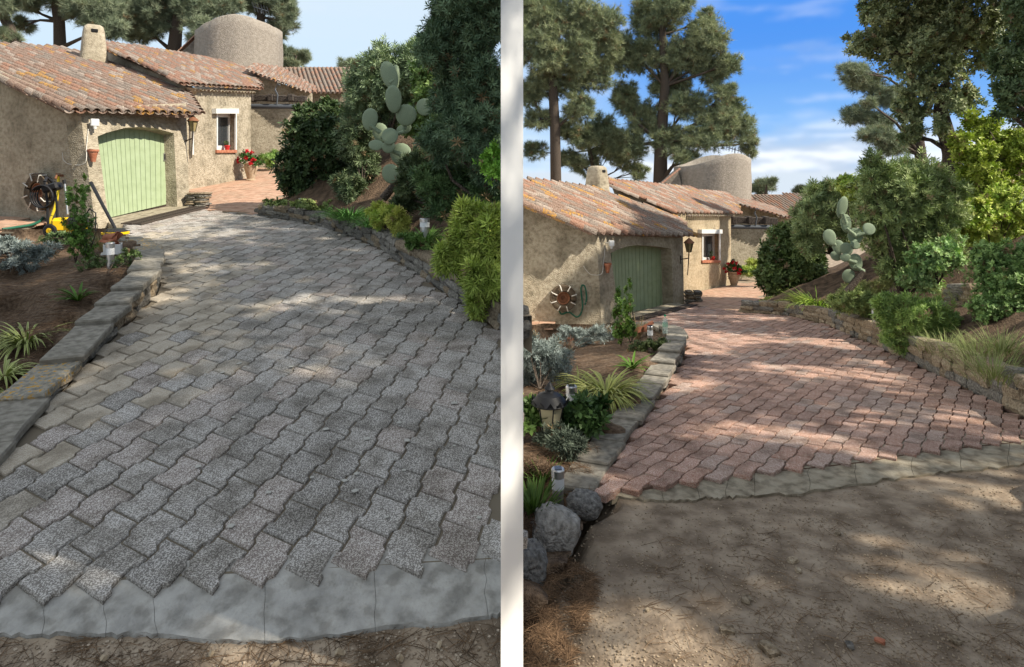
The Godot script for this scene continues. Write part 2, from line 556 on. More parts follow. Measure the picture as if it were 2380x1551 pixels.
# ---------------------------------------------------------------- the setting
func make_materials() -> void:
	var P := FastNoiseLite.TYPE_SIMPLEX_SMOOTH
	var W := FastNoiseLite.TYPE_CELLULAR
	var V := FastNoiseLite.TYPE_VALUE_CUBIC
	var bump_rough := noise_tex(P, 0.035, [], [], 5, 512, 5)
	var bump_cast := noise_tex(P, 0.06, [], [], 7, 512, 6)
	var bump_fine := noise_tex(P, 0.11, [], [], 6, 512, 4)
	# rough-cast stucco: trowelled lumps
	var stucco := noise_tex(P, 0.02, [Color(0.27, 0.23, 0.17), Color(0.39, 0.34, 0.255), Color(0.45, 0.395, 0.30), Color(0.53, 0.475, 0.38)], [0.1, 0.4, 0.6, 0.95], 11, 512, 5)
	patterned("stucco", stucco, 1.3, 0.97, bump_cast, 2.4)
	var streaks := noise_tex(P, 0.006, [Color(0.62, 0.62, 0.60), Color(0.86, 0.855, 0.84), Color(1, 1, 1)], [0.2, 0.42, 0.62], 17, 512, 7)
	stained(mats.stucco, streaks, 2.6)
	patterned("stucco_warm_cast", noise_tex(P, 0.02, [Color(0.30, 0.235, 0.15), Color(0.42, 0.335, 0.22), Color(0.47, 0.385, 0.265), Color(0.53, 0.45, 0.33)], [0.1, 0.4, 0.6, 0.95], 13, 512, 5), 1.3, 0.97, bump_cast, 2.4)  # same stucco with the right side's warm light cast put into its colour
	stained(mats.stucco_warm_cast, streaks, 2.6)
	var grey_st := noise_tex(P, 0.02, [Color(0.235, 0.205, 0.17), Color(0.315, 0.28, 0.24), Color(0.40, 0.36, 0.315)], [0.0, 0.5, 1.0], 12, 512, 5)
	patterned("tower_stucco", grey_st, 1.7, 0.97, bump_cast, 4.0)
	# earth
	var soil := noise_tex(P, 0.02, [Color(0.06, 0.04, 0.028), Color(0.13, 0.088, 0.058), Color(0.2, 0.14, 0.095), Color(0.30, 0.22, 0.15)], [0.1, 0.42, 0.62, 0.95], 21, 512, 6)
	patterned("mulch", soil, 0.9, 1.0, bump_fine, 3.0)
	var dirt := noise_tex(P, 0.008, [Color(0.15, 0.112, 0.078), Color(0.24, 0.186, 0.135), Color(0.31, 0.246, 0.18), Color(0.40, 0.326, 0.245)], [0.15, 0.42, 0.6, 0.92], 22, 1024, 7)
	patterned("dirt", dirt, 2.7, 1.0, bump_fine, 0.9)
	var bank := noise_tex(P, 0.015, [Color(0.06, 0.042, 0.027), Color(0.135, 0.09, 0.058), Color(0.22, 0.15, 0.10)], [0.2, 0.5, 0.9], 23, 512, 6)
	patterned("bank_earth", bank, 1.8, 1.0, bump_fine, 5.0)
	var grime0 := noise_tex(P, 0.012, [Color(0.62, 0.61, 0.59), Color(0.86, 0.855, 0.84), Color(1, 1, 1)], [0.25, 0.42, 0.6], 19, 512, 8)
	var conc := noise_tex(P, 0.012, [Color(0.25, 0.243, 0.226), Color(0.35, 0.34, 0.315), Color(0.40, 0.388, 0.36), Color(0.46, 0.445, 0.41)], [0.1, 0.4, 0.6, 0.95], 24, 512, 8)
	patterned("concrete", conc, 1.3, 0.95, bump_fine, 0.5)
	var conc2 := noise_tex(P, 0.012, [Color(0.22, 0.185, 0.135), Color(0.34, 0.295, 0.22), Color(0.42, 0.375, 0.29)], [0.2, 0.5, 0.95], 25, 512, 8)
	stained(mats.concrete, grime0, 1.1)
	patterned("warm_concrete", conc2, 1.3, 0.95, bump_fine, 0.5)
	stained(mats.warm_concrete, grime0, 1.3)
	# terrazzo pavers: pale chips in a darker mass
	var chips := {"paver_grey": [Color(0.195, 0.178, 0.16), Color(0.56, 0.535, 0.50)], "paver_dark": [Color(0.16, 0.147, 0.133), Color(0.50, 0.475, 0.445)], "paver_pink": [Color(0.225, 0.188, 0.168), Color(0.58, 0.54, 0.50)], "paver_sand": [Color(0.36, 0.31, 0.245), Color(0.48, 0.435, 0.365)], "paver_dusty": [Color(0.28, 0.248, 0.205), Color(0.50, 0.46, 0.40)], "paver_pale": [Color(0.235, 0.216, 0.196), Color(0.62, 0.595, 0.56)],
		"paver_red": [Color(0.34, 0.182, 0.13), Color(0.60, 0.455, 0.38)], "paver_brown": [Color(0.275, 0.155, 0.117), Color(0.53, 0.405, 0.34)], "paver_rose": [Color(0.39, 0.222, 0.165), Color(0.64, 0.50, 0.43)], "paver_slate": [Color(0.31, 0.205, 0.165), Color(0.58, 0.475, 0.415)]}
	var grime := noise_tex(P, 0.009, [Color(0.60, 0.585, 0.56), Color(0.84, 0.83, 0.81), Color(1, 1, 1)], [0.22, 0.42, 0.62], 18, 512, 6)
	var i := 0
	for k in chips:
		var c: Array = chips[k]
		var mid: Color = c[0].lerp(c[1], 0.45)
		var t := noise_tex(W, 0.075, [c[0] * 0.8, c[0], c[0] * 1.25, mid, c[1], c[1]], [0.0, 0.3, 0.56, 0.6, 0.72, 1.0], 30 + i, 512, 1)
		stained(patterned(k, t, 0.2, 0.9, bump_fine, 0.1), grime, 1.9)
		i += 1
	# clay tiles, weathered
	var clay := {"tile_grey": [Color(0.11, 0.085, 0.07), Color(0.21, 0.165, 0.135), Color(0.36, 0.31, 0.265)], "tile_brown": [Color(0.13, 0.082, 0.06), Color(0.24, 0.155, 0.115), Color(0.37, 0.29, 0.24)], "tile_red": [Color(0.15, 0.08, 0.055), Color(0.29, 0.15, 0.10), Color(0.38, 0.26, 0.2)], "tile_pale": [Color(0.17, 0.125, 0.10), Color(0.30, 0.235, 0.19), Color(0.44, 0.38, 0.33)], "tile_orange": [Color(0.22, 0.10, 0.06), Color(0.38, 0.17, 0.10), Color(0.44, 0.26, 0.18)]}
	for k in clay:
		var c: Array = clay[k]
		patterned(k, noise_tex(P, 0.022, c, [0.3, 0.5, 0.75], 50 + i, 512, 6), 0.45, 0.95, bump_fine, 0.6)
		i += 1
	patterned("lichen_tile", noise_tex(P, 0.02, [Color(0.16, 0.11, 0.085), Color(0.26, 0.18, 0.13), Color(0.50, 0.25, 0.03), Color(0.55, 0.30, 0.05)], [0.2, 0.52, 0.58, 0.9], 61, 512, 5), 0.6, 0.95, bump_fine, 0.8)
	# stones
	var rock := {"stone_grey": [Color(0.09, 0.085, 0.075), Color(0.20, 0.185, 0.16), Color(0.34, 0.32, 0.28)], "stone_brown": [Color(0.12, 0.09, 0.06), Color(0.24, 0.19, 0.13), Color(0.36, 0.30, 0.22)], "stone_dark": [Color(0.06, 0.056, 0.05), Color(0.14, 0.13, 0.115), Color(0.24, 0.225, 0.2)], "stone_sand": [Color(0.2, 0.15, 0.10), Color(0.36, 0.29, 0.2), Color(0.48, 0.41, 0.31)]}
	for k in rock:
		patterned(k, noise_tex(P, 0.03, rock[k], [0.2, 0.5, 0.9], 70 + i, 512, 6), 0.7, 0.95, bump_rough, 1.6)
		i += 1
	patterned("flag_grey", noise_tex(P, 0.016, [Color(0.11, 0.11, 0.10), Color(0.22, 0.22, 0.20), Color(0.33, 0.32, 0.29), Color(0.42, 0.40, 0.36)], [0.2, 0.45, 0.62, 0.9], 81, 512, 7), 0.9, 0.95, bump_fine, 0.5)
	patterned("flag_warm", noise_tex(P, 0.016, [Color(0.15, 0.137, 0.112), Color(0.23, 0.212, 0.178), Color(0.31, 0.288, 0.245)], [0.2, 0.5, 0.9], 80, 512, 7), 0.9, 0.95, bump_fine, 0.5)
	patterned("flag_lichen", noise_tex(P, 0.016, [Color(0.17, 0.16, 0.13), Color(0.28, 0.26, 0.22), Color(0.34, 0.31, 0.25), Color(0.50, 0.27, 0.03)], [0.2, 0.5, 0.68, 0.75], 82, 512, 6), 0.6, 0.95, bump_rough, 1.5)
	patterned("boulder_pale", noise_tex(P, 0.02, [Color(0.17, 0.162, 0.148), Color(0.36, 0.345, 0.32), Color(0.52, 0.495, 0.46)], [0.2, 0.5, 0.9], 83, 512, 6), 0.6, 0.95, bump_rough, 2.0)
	patterned("boulder_dark", noise_tex(P, 0.02, [Color(0.10, 0.098, 0.094), Color(0.21, 0.205, 0.197), Color(0.36, 0.35, 0.33)], [0.2, 0.5, 0.9], 84, 512, 6), 0.5, 0.95, bump_rough, 2.0)
	patterned("terrace_tile", noise_tex(P, 0.012, [Color(0.34, 0.20, 0.135), Color(0.44, 0.275, 0.19), Color(0.5, 0.34, 0.25)], [0.2, 0.5, 0.9], 85, 512, 5), 1.9, 0.85)
	patterned("terrace_tile_worn", noise_tex(P, 0.012, [Color(0.30, 0.19, 0.13), Color(0.40, 0.26, 0.18), Color(0.52, 0.38, 0.28)], [0.2, 0.5, 0.9], 86, 512, 5), 1.3, 0.85)
	patterned("bark", noise_tex(P, 0.04, [Color(0.045, 0.034, 0.027), Color(0.10, 0.078, 0.062), Color(0.19, 0.155, 0.125)], [0.25, 0.5, 0.9], 87, 512, 5), 0.7, 1.0, bump_rough, 4.0)
	patterned("door_paint", noise_tex(P, 0.01, [Color(0.29, 0.36, 0.215), Color(0.325, 0.40, 0.245), Color(0.35, 0.425, 0.27)], [0.2, 0.5, 0.9], 88, 512, 5), 1.5, 0.6)
	patterned("terracotta", noise_tex(P, 0.02, [Color(0.30, 0.11, 0.06), Color(0.40, 0.15, 0.085), Color(0.46, 0.22, 0.14)], [0.2, 0.5, 0.9], 89, 256, 5), 0.5, 0.85)
	patterned("pale_clay", noise_tex(P, 0.02, [Color(0.30, 0.22, 0.14), Color(0.42, 0.32, 0.22), Color(0.5, 0.42, 0.32)], [0.2, 0.5, 0.9], 90, 256, 5), 0.5, 0.9)
	patterned("old_wood", noise_tex(P, 0.02, [Color(0.03, 0.025, 0.022), Color(0.07, 0.058, 0.05), Color(0.12, 0.10, 0.085)], [0.2, 0.5, 0.9], 91, 256, 5), 0.4, 0.95)
	patterned("white_render", noise_tex(P, 0.01, [Color(0.86, 0.86, 0.85), Color(0.89, 0.89, 0.88)], [0.2, 0.8], 92, 256, 4), 1.2, 0.9)
	patterned("flashing", noise_tex(P, 0.02, [Color(0.22, 0.21, 0.2), Color(0.32, 0.31, 0.29)], [0.2, 0.8], 93, 256, 4), 1.2, 0.7)
	mat("joint_grey", Color(0.16, 0.135, 0.10), 1.0)
	mat("joint_red", Color(0.15, 0.095, 0.072), 1.0)
	mat("mortar", Color(0.22, 0.185, 0.14), 1.0)
	mat("white_plastic", Color(0.64, 0.64, 0.62), 0.45)
	mat("frosted", Color(0.72, 0.74, 0.76), 0.35)
	mat("black_plastic", Color(0.018, 0.018, 0.02), 0.45)
	mat("yellow_plastic", Color(0.80, 0.50, 0.01), 0.4)
	mat("yellow_hose", Color(0.72, 0.55, 0.03), 0.5)
	mat("green_hose", Color(0.02, 0.11, 0.07), 0.5)
	mat("tan_hose", Color(0.11, 0.082, 0.055), 0.6)
	mat("iron", Color(0.05, 0.035, 0.028), 0.7)
	mat("black_iron", Color(0.014, 0.015, 0.018), 0.5)
	mat("amber_glass", Color(0.30, 0.24, 0.12), 0.3)
	mat("milky_glass", Color(0.36, 0.33, 0.22), 0.35)
	mat("grate", Color(0.07, 0.055, 0.045), 0.7)
	mat("dark_void", Color(0.012, 0.012, 0.013), 0.9)
	mat("rust", Color(0.22, 0.10, 0.055), 0.8)
	mat("beam_grey", Color(0.09, 0.10, 0.115), 0.4)
	mat("white_cable", Color(0.62, 0.60, 0.55), 0.6)
	mat("red_pot", Color(0.5, 0.03, 0.03), 0.35)
	var gl := mat("window_glass", Color(0.03, 0.035, 0.04), 0.06)
	gl.metallic_specular = 0.6
	var st := mat("steel", Color(0.55, 0.55, 0.55), 0.32)
	st.metallic = 0.9
	var bt := mat("bottle_plastic", Color(0.75, 0.92, 0.85, 0.25), 0.08)
	bt.transparency = BaseMaterial3D.TRANSPARENCY_ALPHA
	var cp := mat("pad", Color.WHITE, 0.7)
	cp.albedo_texture = noise_tex(P, 0.03, [Color(0.13, 0.18, 0.115), Color(0.22, 0.28, 0.185), Color(0.30, 0.35, 0.25)], [0.2, 0.5, 0.9], 94, 256, 4)
	cp.uv1_triplanar = true
	cp.uv1_scale = Vector3.ONE * 2.5
	leafy("pine", Color(0.10, 0.12, 0.05), 0.7)
	leafy("leaf", Color(0.09, 0.13, 0.03), 0.5)
	leafy("bright_leaf", Color(0.20, 0.26, 0.03), 0.5)
	leafy("silver_leaf", Color(0.08, 0.1, 0.07), 0.8)
	leafy("flower", Color(0.2, 0.01, 0.01), 0.7)
	var pb := mat("pebble", Color.WHITE, 0.95)
	pb.vertex_color_use_as_albedo = true

func make_ground() -> void:
	var st := new_st()
	var xs := []
	var ds := []
	for v in [-400.0, -150.0, -70.0, -40.0, -28.0, -22.0, -18.0, -15.0, -13.0]: xs.append(v)
	var x := -12.0
	while x < -0.2:
		xs.append(x)
		x += 0.3
	xs.append_array([-0.025, 0.025])
	x = 0.3
	while x < 14.0:
		xs.append(x)
		x += 0.3
	xs.append_array([15.0, 17.0, 20.0, 26.0, 40.0, 80.0, 160.0, 400.0])
	for v in [-60.0, -25.0, -12.0, -6.0, -3.0, -1.0, 0.0, 1.0]: ds.append(v)
	var d := 1.6
	while d < 25.0:
		ds.append(d)
		d += 0.3
	ds.append_array([26.0, 28.0, 31.0, 35.0, 40.0, 45.0, 60.0, 100.0, 200.0, 500.0])
	var nz := FastNoiseLite.new()
	nz.seed = 4
	nz.frequency = 0.6
	var grid := []
	var kind := []
	for dd in ds:
		var row := []
		var krow := []
		for xx in xs:
			var r := bank_rise(xx, dd)
			var y := plane_y(xx, dd) + r - 0.035
			if dd > 3.0:
				var px := pixel(Vector3(xx, y, -dd))
				for q in [L, Q]:
					if (xx > 0.0) == q.right and Geometry2D.is_point_in_polygon(px + Vector2(0, 12), poly2(q.bed)): y -= 0.5
			if r > 0.05: y += nz.get_noise_2d(xx * 3.0, dd * 3.0) * 0.12
			elif dd < 8.0: y += nz.get_noise_2d(xx * 2.0, dd * 2.0) * 0.008
			row.append(Vector3(xx, y, -dd))
			krow.append(r)
		grid.append(row)
		kind.append(krow)
	var sb := new_st()
	for i in ds.size() - 1:
		for j in xs.size() - 1:
			var k: float = maxf(maxf(kind[i][j], kind[i + 1][j]), maxf(kind[i][j + 1], kind[i + 1][j + 1]))
			quad(sb if k > 0.05 else st, grid[i][j], grid[i + 1][j], grid[i + 1][j + 1], grid[i][j + 1], 1)
	var g := structure("ground", done(st), mats.dirt, "brown gravelly earth around the drives and houses")
	structure("planted_bank", done(sb), mats.bank_earth, "reddish brown earth slope above the dry stone walls")

func sheet_on_plane(px: Array, right: bool, lift: float) -> ArrayMesh:
	var st := new_st()
	var p2 := poly2(px)
	if Geometry2D.is_polygon_clockwise(p2): p2.reverse()
	var f := []
	for p in p2: f.append(gp(p.x, p.y, right) + Vector3(0, lift, 0))
	slab3(st, f, p2, Vector3(0, -0.03, 0))
	return done(st)
func make_bed(q: Dictionary) -> void:
	var st := new_st()
	var p2 := poly2(q.bed)
	var nz := FastNoiseLite.new()
	nz.seed = 9
	nz.frequency = 0.9
	var lo := Vector2(1e9, 1e9)
	var hi := -lo
	for p in p2:
		lo = lo.min(p)
		hi = hi.max(p)
	var stp := 9.0
	var cache := {}
	var nx := int((hi.x - lo.x) / stp) + 1
	var ny := int((hi.y - lo.y) / stp) + 1
	for i in nx:
		for j in ny:
			var c := lo + Vector2(i + 0.5, j + 0.5) * stp
			if not Geometry2D.is_point_in_polygon(c, p2): continue
			var v := []
			for o in [[0, 0], [1, 0], [1, 1], [0, 1]]:
				var key := Vector2i(i + o[0], j + o[1])
				if not cache.has(key):
					var w := lo + Vector2(key) * stp
					var p := on_bed(q, w.x, w.y)
					p.y += nz.get_noise_2d(p.x * 2.0, p.z * 2.0) * 0.03 - 0.015
					cache[key] = p
				v.append(cache[key])
			quad(st, v[0], v[1], v[2], v[3], 1)
	structure("planting_bed", done(st), mats.mulch, "brown mulched planting bed beside the " + q.tag)

func paver_mesh(q: Dictionary, odd: bool, variant: int) -> ArrayMesh:
	var key := "paver%s%s%d" % [q.right, odd, variant]
	if meshes.has(key): return meshes[key]
	var s: float = -0.09333 if q.right else 0.09533
	var U := Vector3(q.U.x, s * q.U.y, -q.U.y)
	var V := Vector3(q.V.x, s * q.V.y, -q.V.y)
	var e := 0.11
	var lo := [[0.0, 0.0], [0.21, 0.0], [0.29, e], [0.71, e], [0.79, 0.0], [1.0, 0.0]]
	if odd: lo = [[0.0, e], [0.21, e], [0.29, 0.0], [0.71, 0.0], [0.79, e], [1.0, e]]
	var uv := []
	for p in lo: uv.append(Vector2(p[0], p[1]))
	for i in lo.size(): uv.append(Vector2(lo[5 - i][0], lo[5 - i][1] + 1.0))
	var mid := Vector2(0.5, 0.5 + e * 0.5)
	var base := PackedVector2Array(uv)
	var pts := func(g: float, b: float, y: float) -> Array:
		var o := []
		var r := RandomNumberGenerator.new()
		r.seed = variant * 17 + 3
		for p in uv:
			var c: Vector2 = p - mid
			c.x = signf(c.x) * maxf(absf(c.x) - g * signf(absf(c.x) - 0.4) if absf(c.x) > 0.4 else absf(c.x), 0.0)
			c.y = c.y - signf(c.y) * b
			c += Vector2(r.randf_range(-1, 1), r.randf_range(-1, 1)) * 0.006
			o.append(U * c.x + V * c.y + Vector3(0, y, 0))
		return o
	var top: Array = pts.call(0.045, 0.055, 0.045)
	var rim: Array = pts.call(0.028, 0.036, 0.037)
	var bot: Array = pts.call(0.028, 0.036, -0.02)
	var st := new_st()
	var idx := Geometry2D.triangulate_polygon(base)
	for i in range(0, idx.size(), 3): tri(st, top[idx[i]], top[idx[i + 1]], top[idx[i + 2]])
	for i in 12:
		var j := (i + 1) % 12
		quad(st, top[i], rim[i], rim[j], top[j])
		quad(st, rim[i], bot[i], bot[j], rim[j])
	meshes[key] = done(st)
	return meshes[key]
func make_drive(q: Dictionary) -> void:
	var right: bool = q.right
	var p2 := poly2(q.drive)
	var joint: Material = mats.joint_red if right else mats.joint_grey
	var dr := structure("driveway", sheet_on_plane(q.drive, right, 0.020), joint, "%s of interlocking speckled concrete pavers leading to the green garage door" % ("cleaned reddish drive" if right else "dirty grey drive"))
	var o := gp(q.o[0], q.o[1], right)
	var s: float = -0.09333 if right else 0.09533
	var U := Vector3(q.U.x, s * q.U.y, -q.U.y)
	var V := Vector3(q.V.x, s * q.V.y, -q.V.y)
	var all := []
	for k in range(-60, 90):
		for n in range(-40, 60):
			var c := o + U * (n + 0.5 + (0.5 if k % 2 else 0.0)) + V * (k + 0.5)
			if c.z > -2.4 or c.z < -24.0: continue
			var px := pixel(c)
			if Geometry2D.is_point_in_polygon(px, p2): all.append([c, absi(k) % 2 == 1, px])
	all.sort_custom(func(a, b): return a[0].z > b[0].z)
	var pick := ["paver_red", "paver_brown", "paver_rose", "paver_slate"] if right else ["paver_grey", "paver_dark", "paver_pink", "paver_pale"]
	var nz := FastNoiseLite.new()
	nz.seed = 77
	nz.frequency = 0.5
	var kerb := []
	for p in flat_pts(q.kerb, right): kerb.append(Vector2(p.x, -p.z))
	var rest := {}
	var count := 0
	for a in all:
		var c: Vector3 = a[0]
		var w := nz.get_noise_2d(c.x, c.z) * 1.1 + (R(-0.75, 0.75) if right else R(-0.5, 0.5))
		var name: String = pick[0]
		if w > 0.45: name = pick[3]
		elif w > 0.1: name = pick[2]
		elif w < -0.35: name = pick[1]
		if not right:
			var near := 9.0
			for i in kerb.size() - 1:
				near = minf(near, Vector2(c.x, -c.z).distance_to(Geometry2D.get_closest_point_to_segment(Vector2(c.x, -c.z), kerb[i], kerb[i + 1])))
			var lim := R(0.2, 1.7) + nz.get_noise_2d(c.x * 2.0 + 50.0, c.z * 2.0) * 0.5
			if a[2].y > 1020.0 + R(-60, 120): lim *= 0.25
			if near < lim * 0.6: name = "paver_sand"
			elif near < lim: name = "paver_dusty"
		var b := Basis(Vector3(1, 0, 0), R(-0.012, 0.012)) * Basis(Vector3(0, 0, 1), R(-0.012, 0.012))
		var xf := Transform3D(b, c + Vector3(0, R(-0.012, -0.005), 0))
		var me := paver_mesh(q, a[1], rng.randi() % 3)
		count += 1
		if count <= 300 and (a[2].x > -20 and a[2].x < 2400):
			part("paver", me, mats[name], dr, xf)
		else:
			if not rest.has(name): rest[name] = new_st()
			rest[name].append_from(me, 0, xf)
	var am := ArrayMesh.new()
	for k in rest:
		rest[k].commit(am)
		am.surface_set_material(am.get_surface_count() - 1, mats[k])
	var f := part("far_pavers", am, null, dr)
	f.set_meta("kind", "stuff")
	print("pavers ", right, " ", all.size())
func make_edge(q: Dictionary, upper: Array, lower: Array, cuts: Array, mt: Material) -> void:
	# the cracked concrete strip where the drive meets the track
	var right: bool = q.right
	var o := Node3D.new()
	o.name = numbered("concrete_edging")
	add_child(o, true)
	tag(o, "cracked concrete strip along the lower end of the " + q.tag, "edging")
	var yat := func(line: Array, x: float) -> float:
		for i in line.size() - 1:
			if x <= line[i + 1][0]: return lerpf(line[i][1], line[i + 1][1], (x - line[i][0]) / (line[i + 1][0] - line[i][0]))
		return line[-1][1]
	var crack := []
	for c in cuts:
		var y0: float = yat.call(upper, c) - 30.0
		var y1: float = yat.call(lower, c)
		var row := []
		for k in 7: row.append([c + R(-5, 5) * (1.0 if k > 0 else 0.5) + (k - 3) * R(0.0, 1.6), lerpf(y0, y1, k / 6.0)])
		crack.append(row)
	for i in cuts.size() - 1:
		var px := []
		var n := 9
		for p in crack[i]: px.append([p[0] + 0.5, p[1]])
		for k in range(1, n):
			var x := lerpf(crack[i][6][0], crack[i + 1][6][0], float(k) / n)
			px.append([x, yat.call(lower, x) + R(-4, 4)])
		for k in 7: px.append([crack[i + 1][6 - k][0] - 0.5, crack[i + 1][6 - k][1]])
		for k in range(1, 5):
			var x := lerpf(crack[i + 1][0][0], crack[i][0][0], k / 5.0)
			px.append([x, yat.call(upper, x) - 30.0])
		var st := new_st()
		var p2 := poly2(px)
		if Geometry2D.is_polygon_clockwise(p2): p2.reverse()
		var f := []
		for p in p2:
			var u0: float = yat.call(upper, p.x) - 30.0
			var low: float = clampf((p.y - u0) / (yat.call(lower, p.x) - u0), 0.0, 1.06)
			f.append(gp(p.x, p.y, right) + Vector3(0, 0.028 - low * 0.042, 0))
		slab3(st, f, p2, Vector3(0, -0.06, 0))
		part("concrete_piece", done(st), mt, o)

func stone_wall(called: String, label: String, category: String, pts: Array, hs: Array, courses: int, thick: float, pool: Array, coping: Array, cop_w := 0.0, first := 0, parent: Node3D = null) -> Node3D:
	var t := parent if parent else thing(called, label, category)
	var cum := [0.0]
	for i in pts.size() - 1: cum.append(cum[-1] + Vector2(pts[i].x, pts[i].z).distance_to(Vector2(pts[i + 1].x, pts[i + 1].z)))
	var at := func(s: float) -> Array:
		for i in pts.size() - 1:
			if s <= cum[i + 1] or i == pts.size() - 2:
				var u := clampf((s - cum[i]) / (cum[i + 1] - cum[i]), 0, 1)
				var dir: Vector3 = pts[i + 1] - pts[i]
				return [pts[i].lerp(pts[i + 1], u), dir, lerpf(hs[i], hs[i + 1], u)]
		return []
	var core := new_st()
	for i in range(first, pts.size() - 1):
		var a: Vector3 = pts[i]
		var b: Vector3 = pts[i + 1]
		var dir := b - a
		var n := Vector3(dir.z, 0, -dir.x).normalized() # towards the bank
		var ha := Vector3(0, hs[i] - 0.05, 0)
		var hb := Vector3(0, hs[i + 1] - 0.05, 0)
		var a1 := a + n * 0.06; var b1 := b + n * 0.06
		var a2 := a + n * (thick - 0.03); var b2 := b + n * (thick - 0.03)
		var dn := Vector3(0, -0.15, 0)
		quad(core, a1 + dn, b1 + dn, b1 + hb, a1 + ha)
		quad(core, a1 + ha, b1 + hb, b2 + hb, a2 + ha)
		quad(core, a2 + dn, b2 + dn, b2 + hb, a2 + ha)
	var cm := part("mortar", done(core), mats.mortar, t)
	for c in courses + (1 if cop_w > 0.0 else 0):
		var cop := c == courses
		var s: float = cum[first] - R(0, 0.15)
		while s < cum[-1] - 0.12:
			var l := R(0.14, 0.42)
			if cop: l = R(0.4, 0.9)
			if s + l > cum[-1]: l = cum[-1] - s
			if l < 0.1: break
			var e: Array = at.call(s + l * 0.5)
			var dir: Vector3 = e[1].normalized()
			var n := Vector3(dir.z, 0, -dir.x).normalized()
			var ht: float = e[2]
			var body := ht - (0.055 if cop_w > 0.0 else 0.0)
			var h: float = body / courses
			var y0: float = h * (c + 0.5)
			var size := Vector3(l * 1.05, h * R(1.0, 1.14), thick * R(0.8, 1.0))
			var inw := thick * 0.5 + R(-0.015, 0.03)
			if cop:
				size = Vector3(l * 1.05, 0.07, cop_w * R(0.9, 1.05))
				y0 = ht - 0.03
				inw = cop_w * 0.5 - 0.03 + R(-0.02, 0.02)
			elif c == courses - 1 and cop_w == 0.0:
				size.y *= R(0.95, 1.35)
			var b := Basis(dir, Vector3.UP, dir.cross(Vector3.UP)).orthonormalized()
			b = Basis(dir, (n.cross(dir) if n.cross(dir).y > 0 else dir.cross(n)), n)
			var jt := 0.25 if cop else 1.0
			b = b * Basis(Vector3(0, 0, 1), R(-0.05, 0.05) * jt) * Basis(Vector3(0, 1, 0), R(-0.07, 0.07) * jt)
			b = b.scaled_local(size)
			var pl: Array = coping if cop else pool
			part("coping_stone" if cop else "stone", flag_block(rng.randi()) if cop else rough_block(rng.randi()), mats[pl[rng.randi() % pl.size()]], t, Transform3D(b, e[0] + Vector3(0, y0, 0) + n * inw))
			s += l
	return t

# ---------------------------------------------------------------- the house
func tile_mesh(flip: bool) -> ArrayMesh:
	var key := "tile%s" % flip
	if meshes.has(key): return meshes[key]
	var st := new_st()
	var o0 := []; var o1 := []; var i0 := []; var i1 := []
	var n := 6
	for k in n + 1:
		var a := PI * k / n
		var v := Vector3(cos(a), sin(a) * 0.85, 0)
		if flip: v.y = 0.85 - v.y
		var w := v if not flip else v
		o0.append(Vector3(w.x * 0.40, w.y * 0.40, -0.5)); o1.append(Vector3(w.x * 0.5, w.y * 0.5, 0.5))
		var th := 0.08
		var vi := Vector3(cos(a) * (1.0 - th * 2), sin(a) * 0.85 * (1.0 - th * 2), 0)
		if flip: vi = Vector3(cos(a) * (1.0 + th), 0.85 - sin(a) * 0.85 * (1.0 + th), 0)
		i0.append(Vector3(vi.x * 0.40, vi.y * 0.40, -0.5)); i1.append(Vector3(vi.x * 0.5, vi.y * 0.5, 0.5))
	for k in n:
		quad(st, o0[k], o0[k + 1], o1[k + 1], o1[k], 1)
		quad(st, i0[k], i1[k], i1[k + 1], i0[k + 1], 2)
		quad(st, o1[k], o1[k + 1], i1[k + 1], i1[k])
	meshes[key] = done(st)
	return meshes[key]
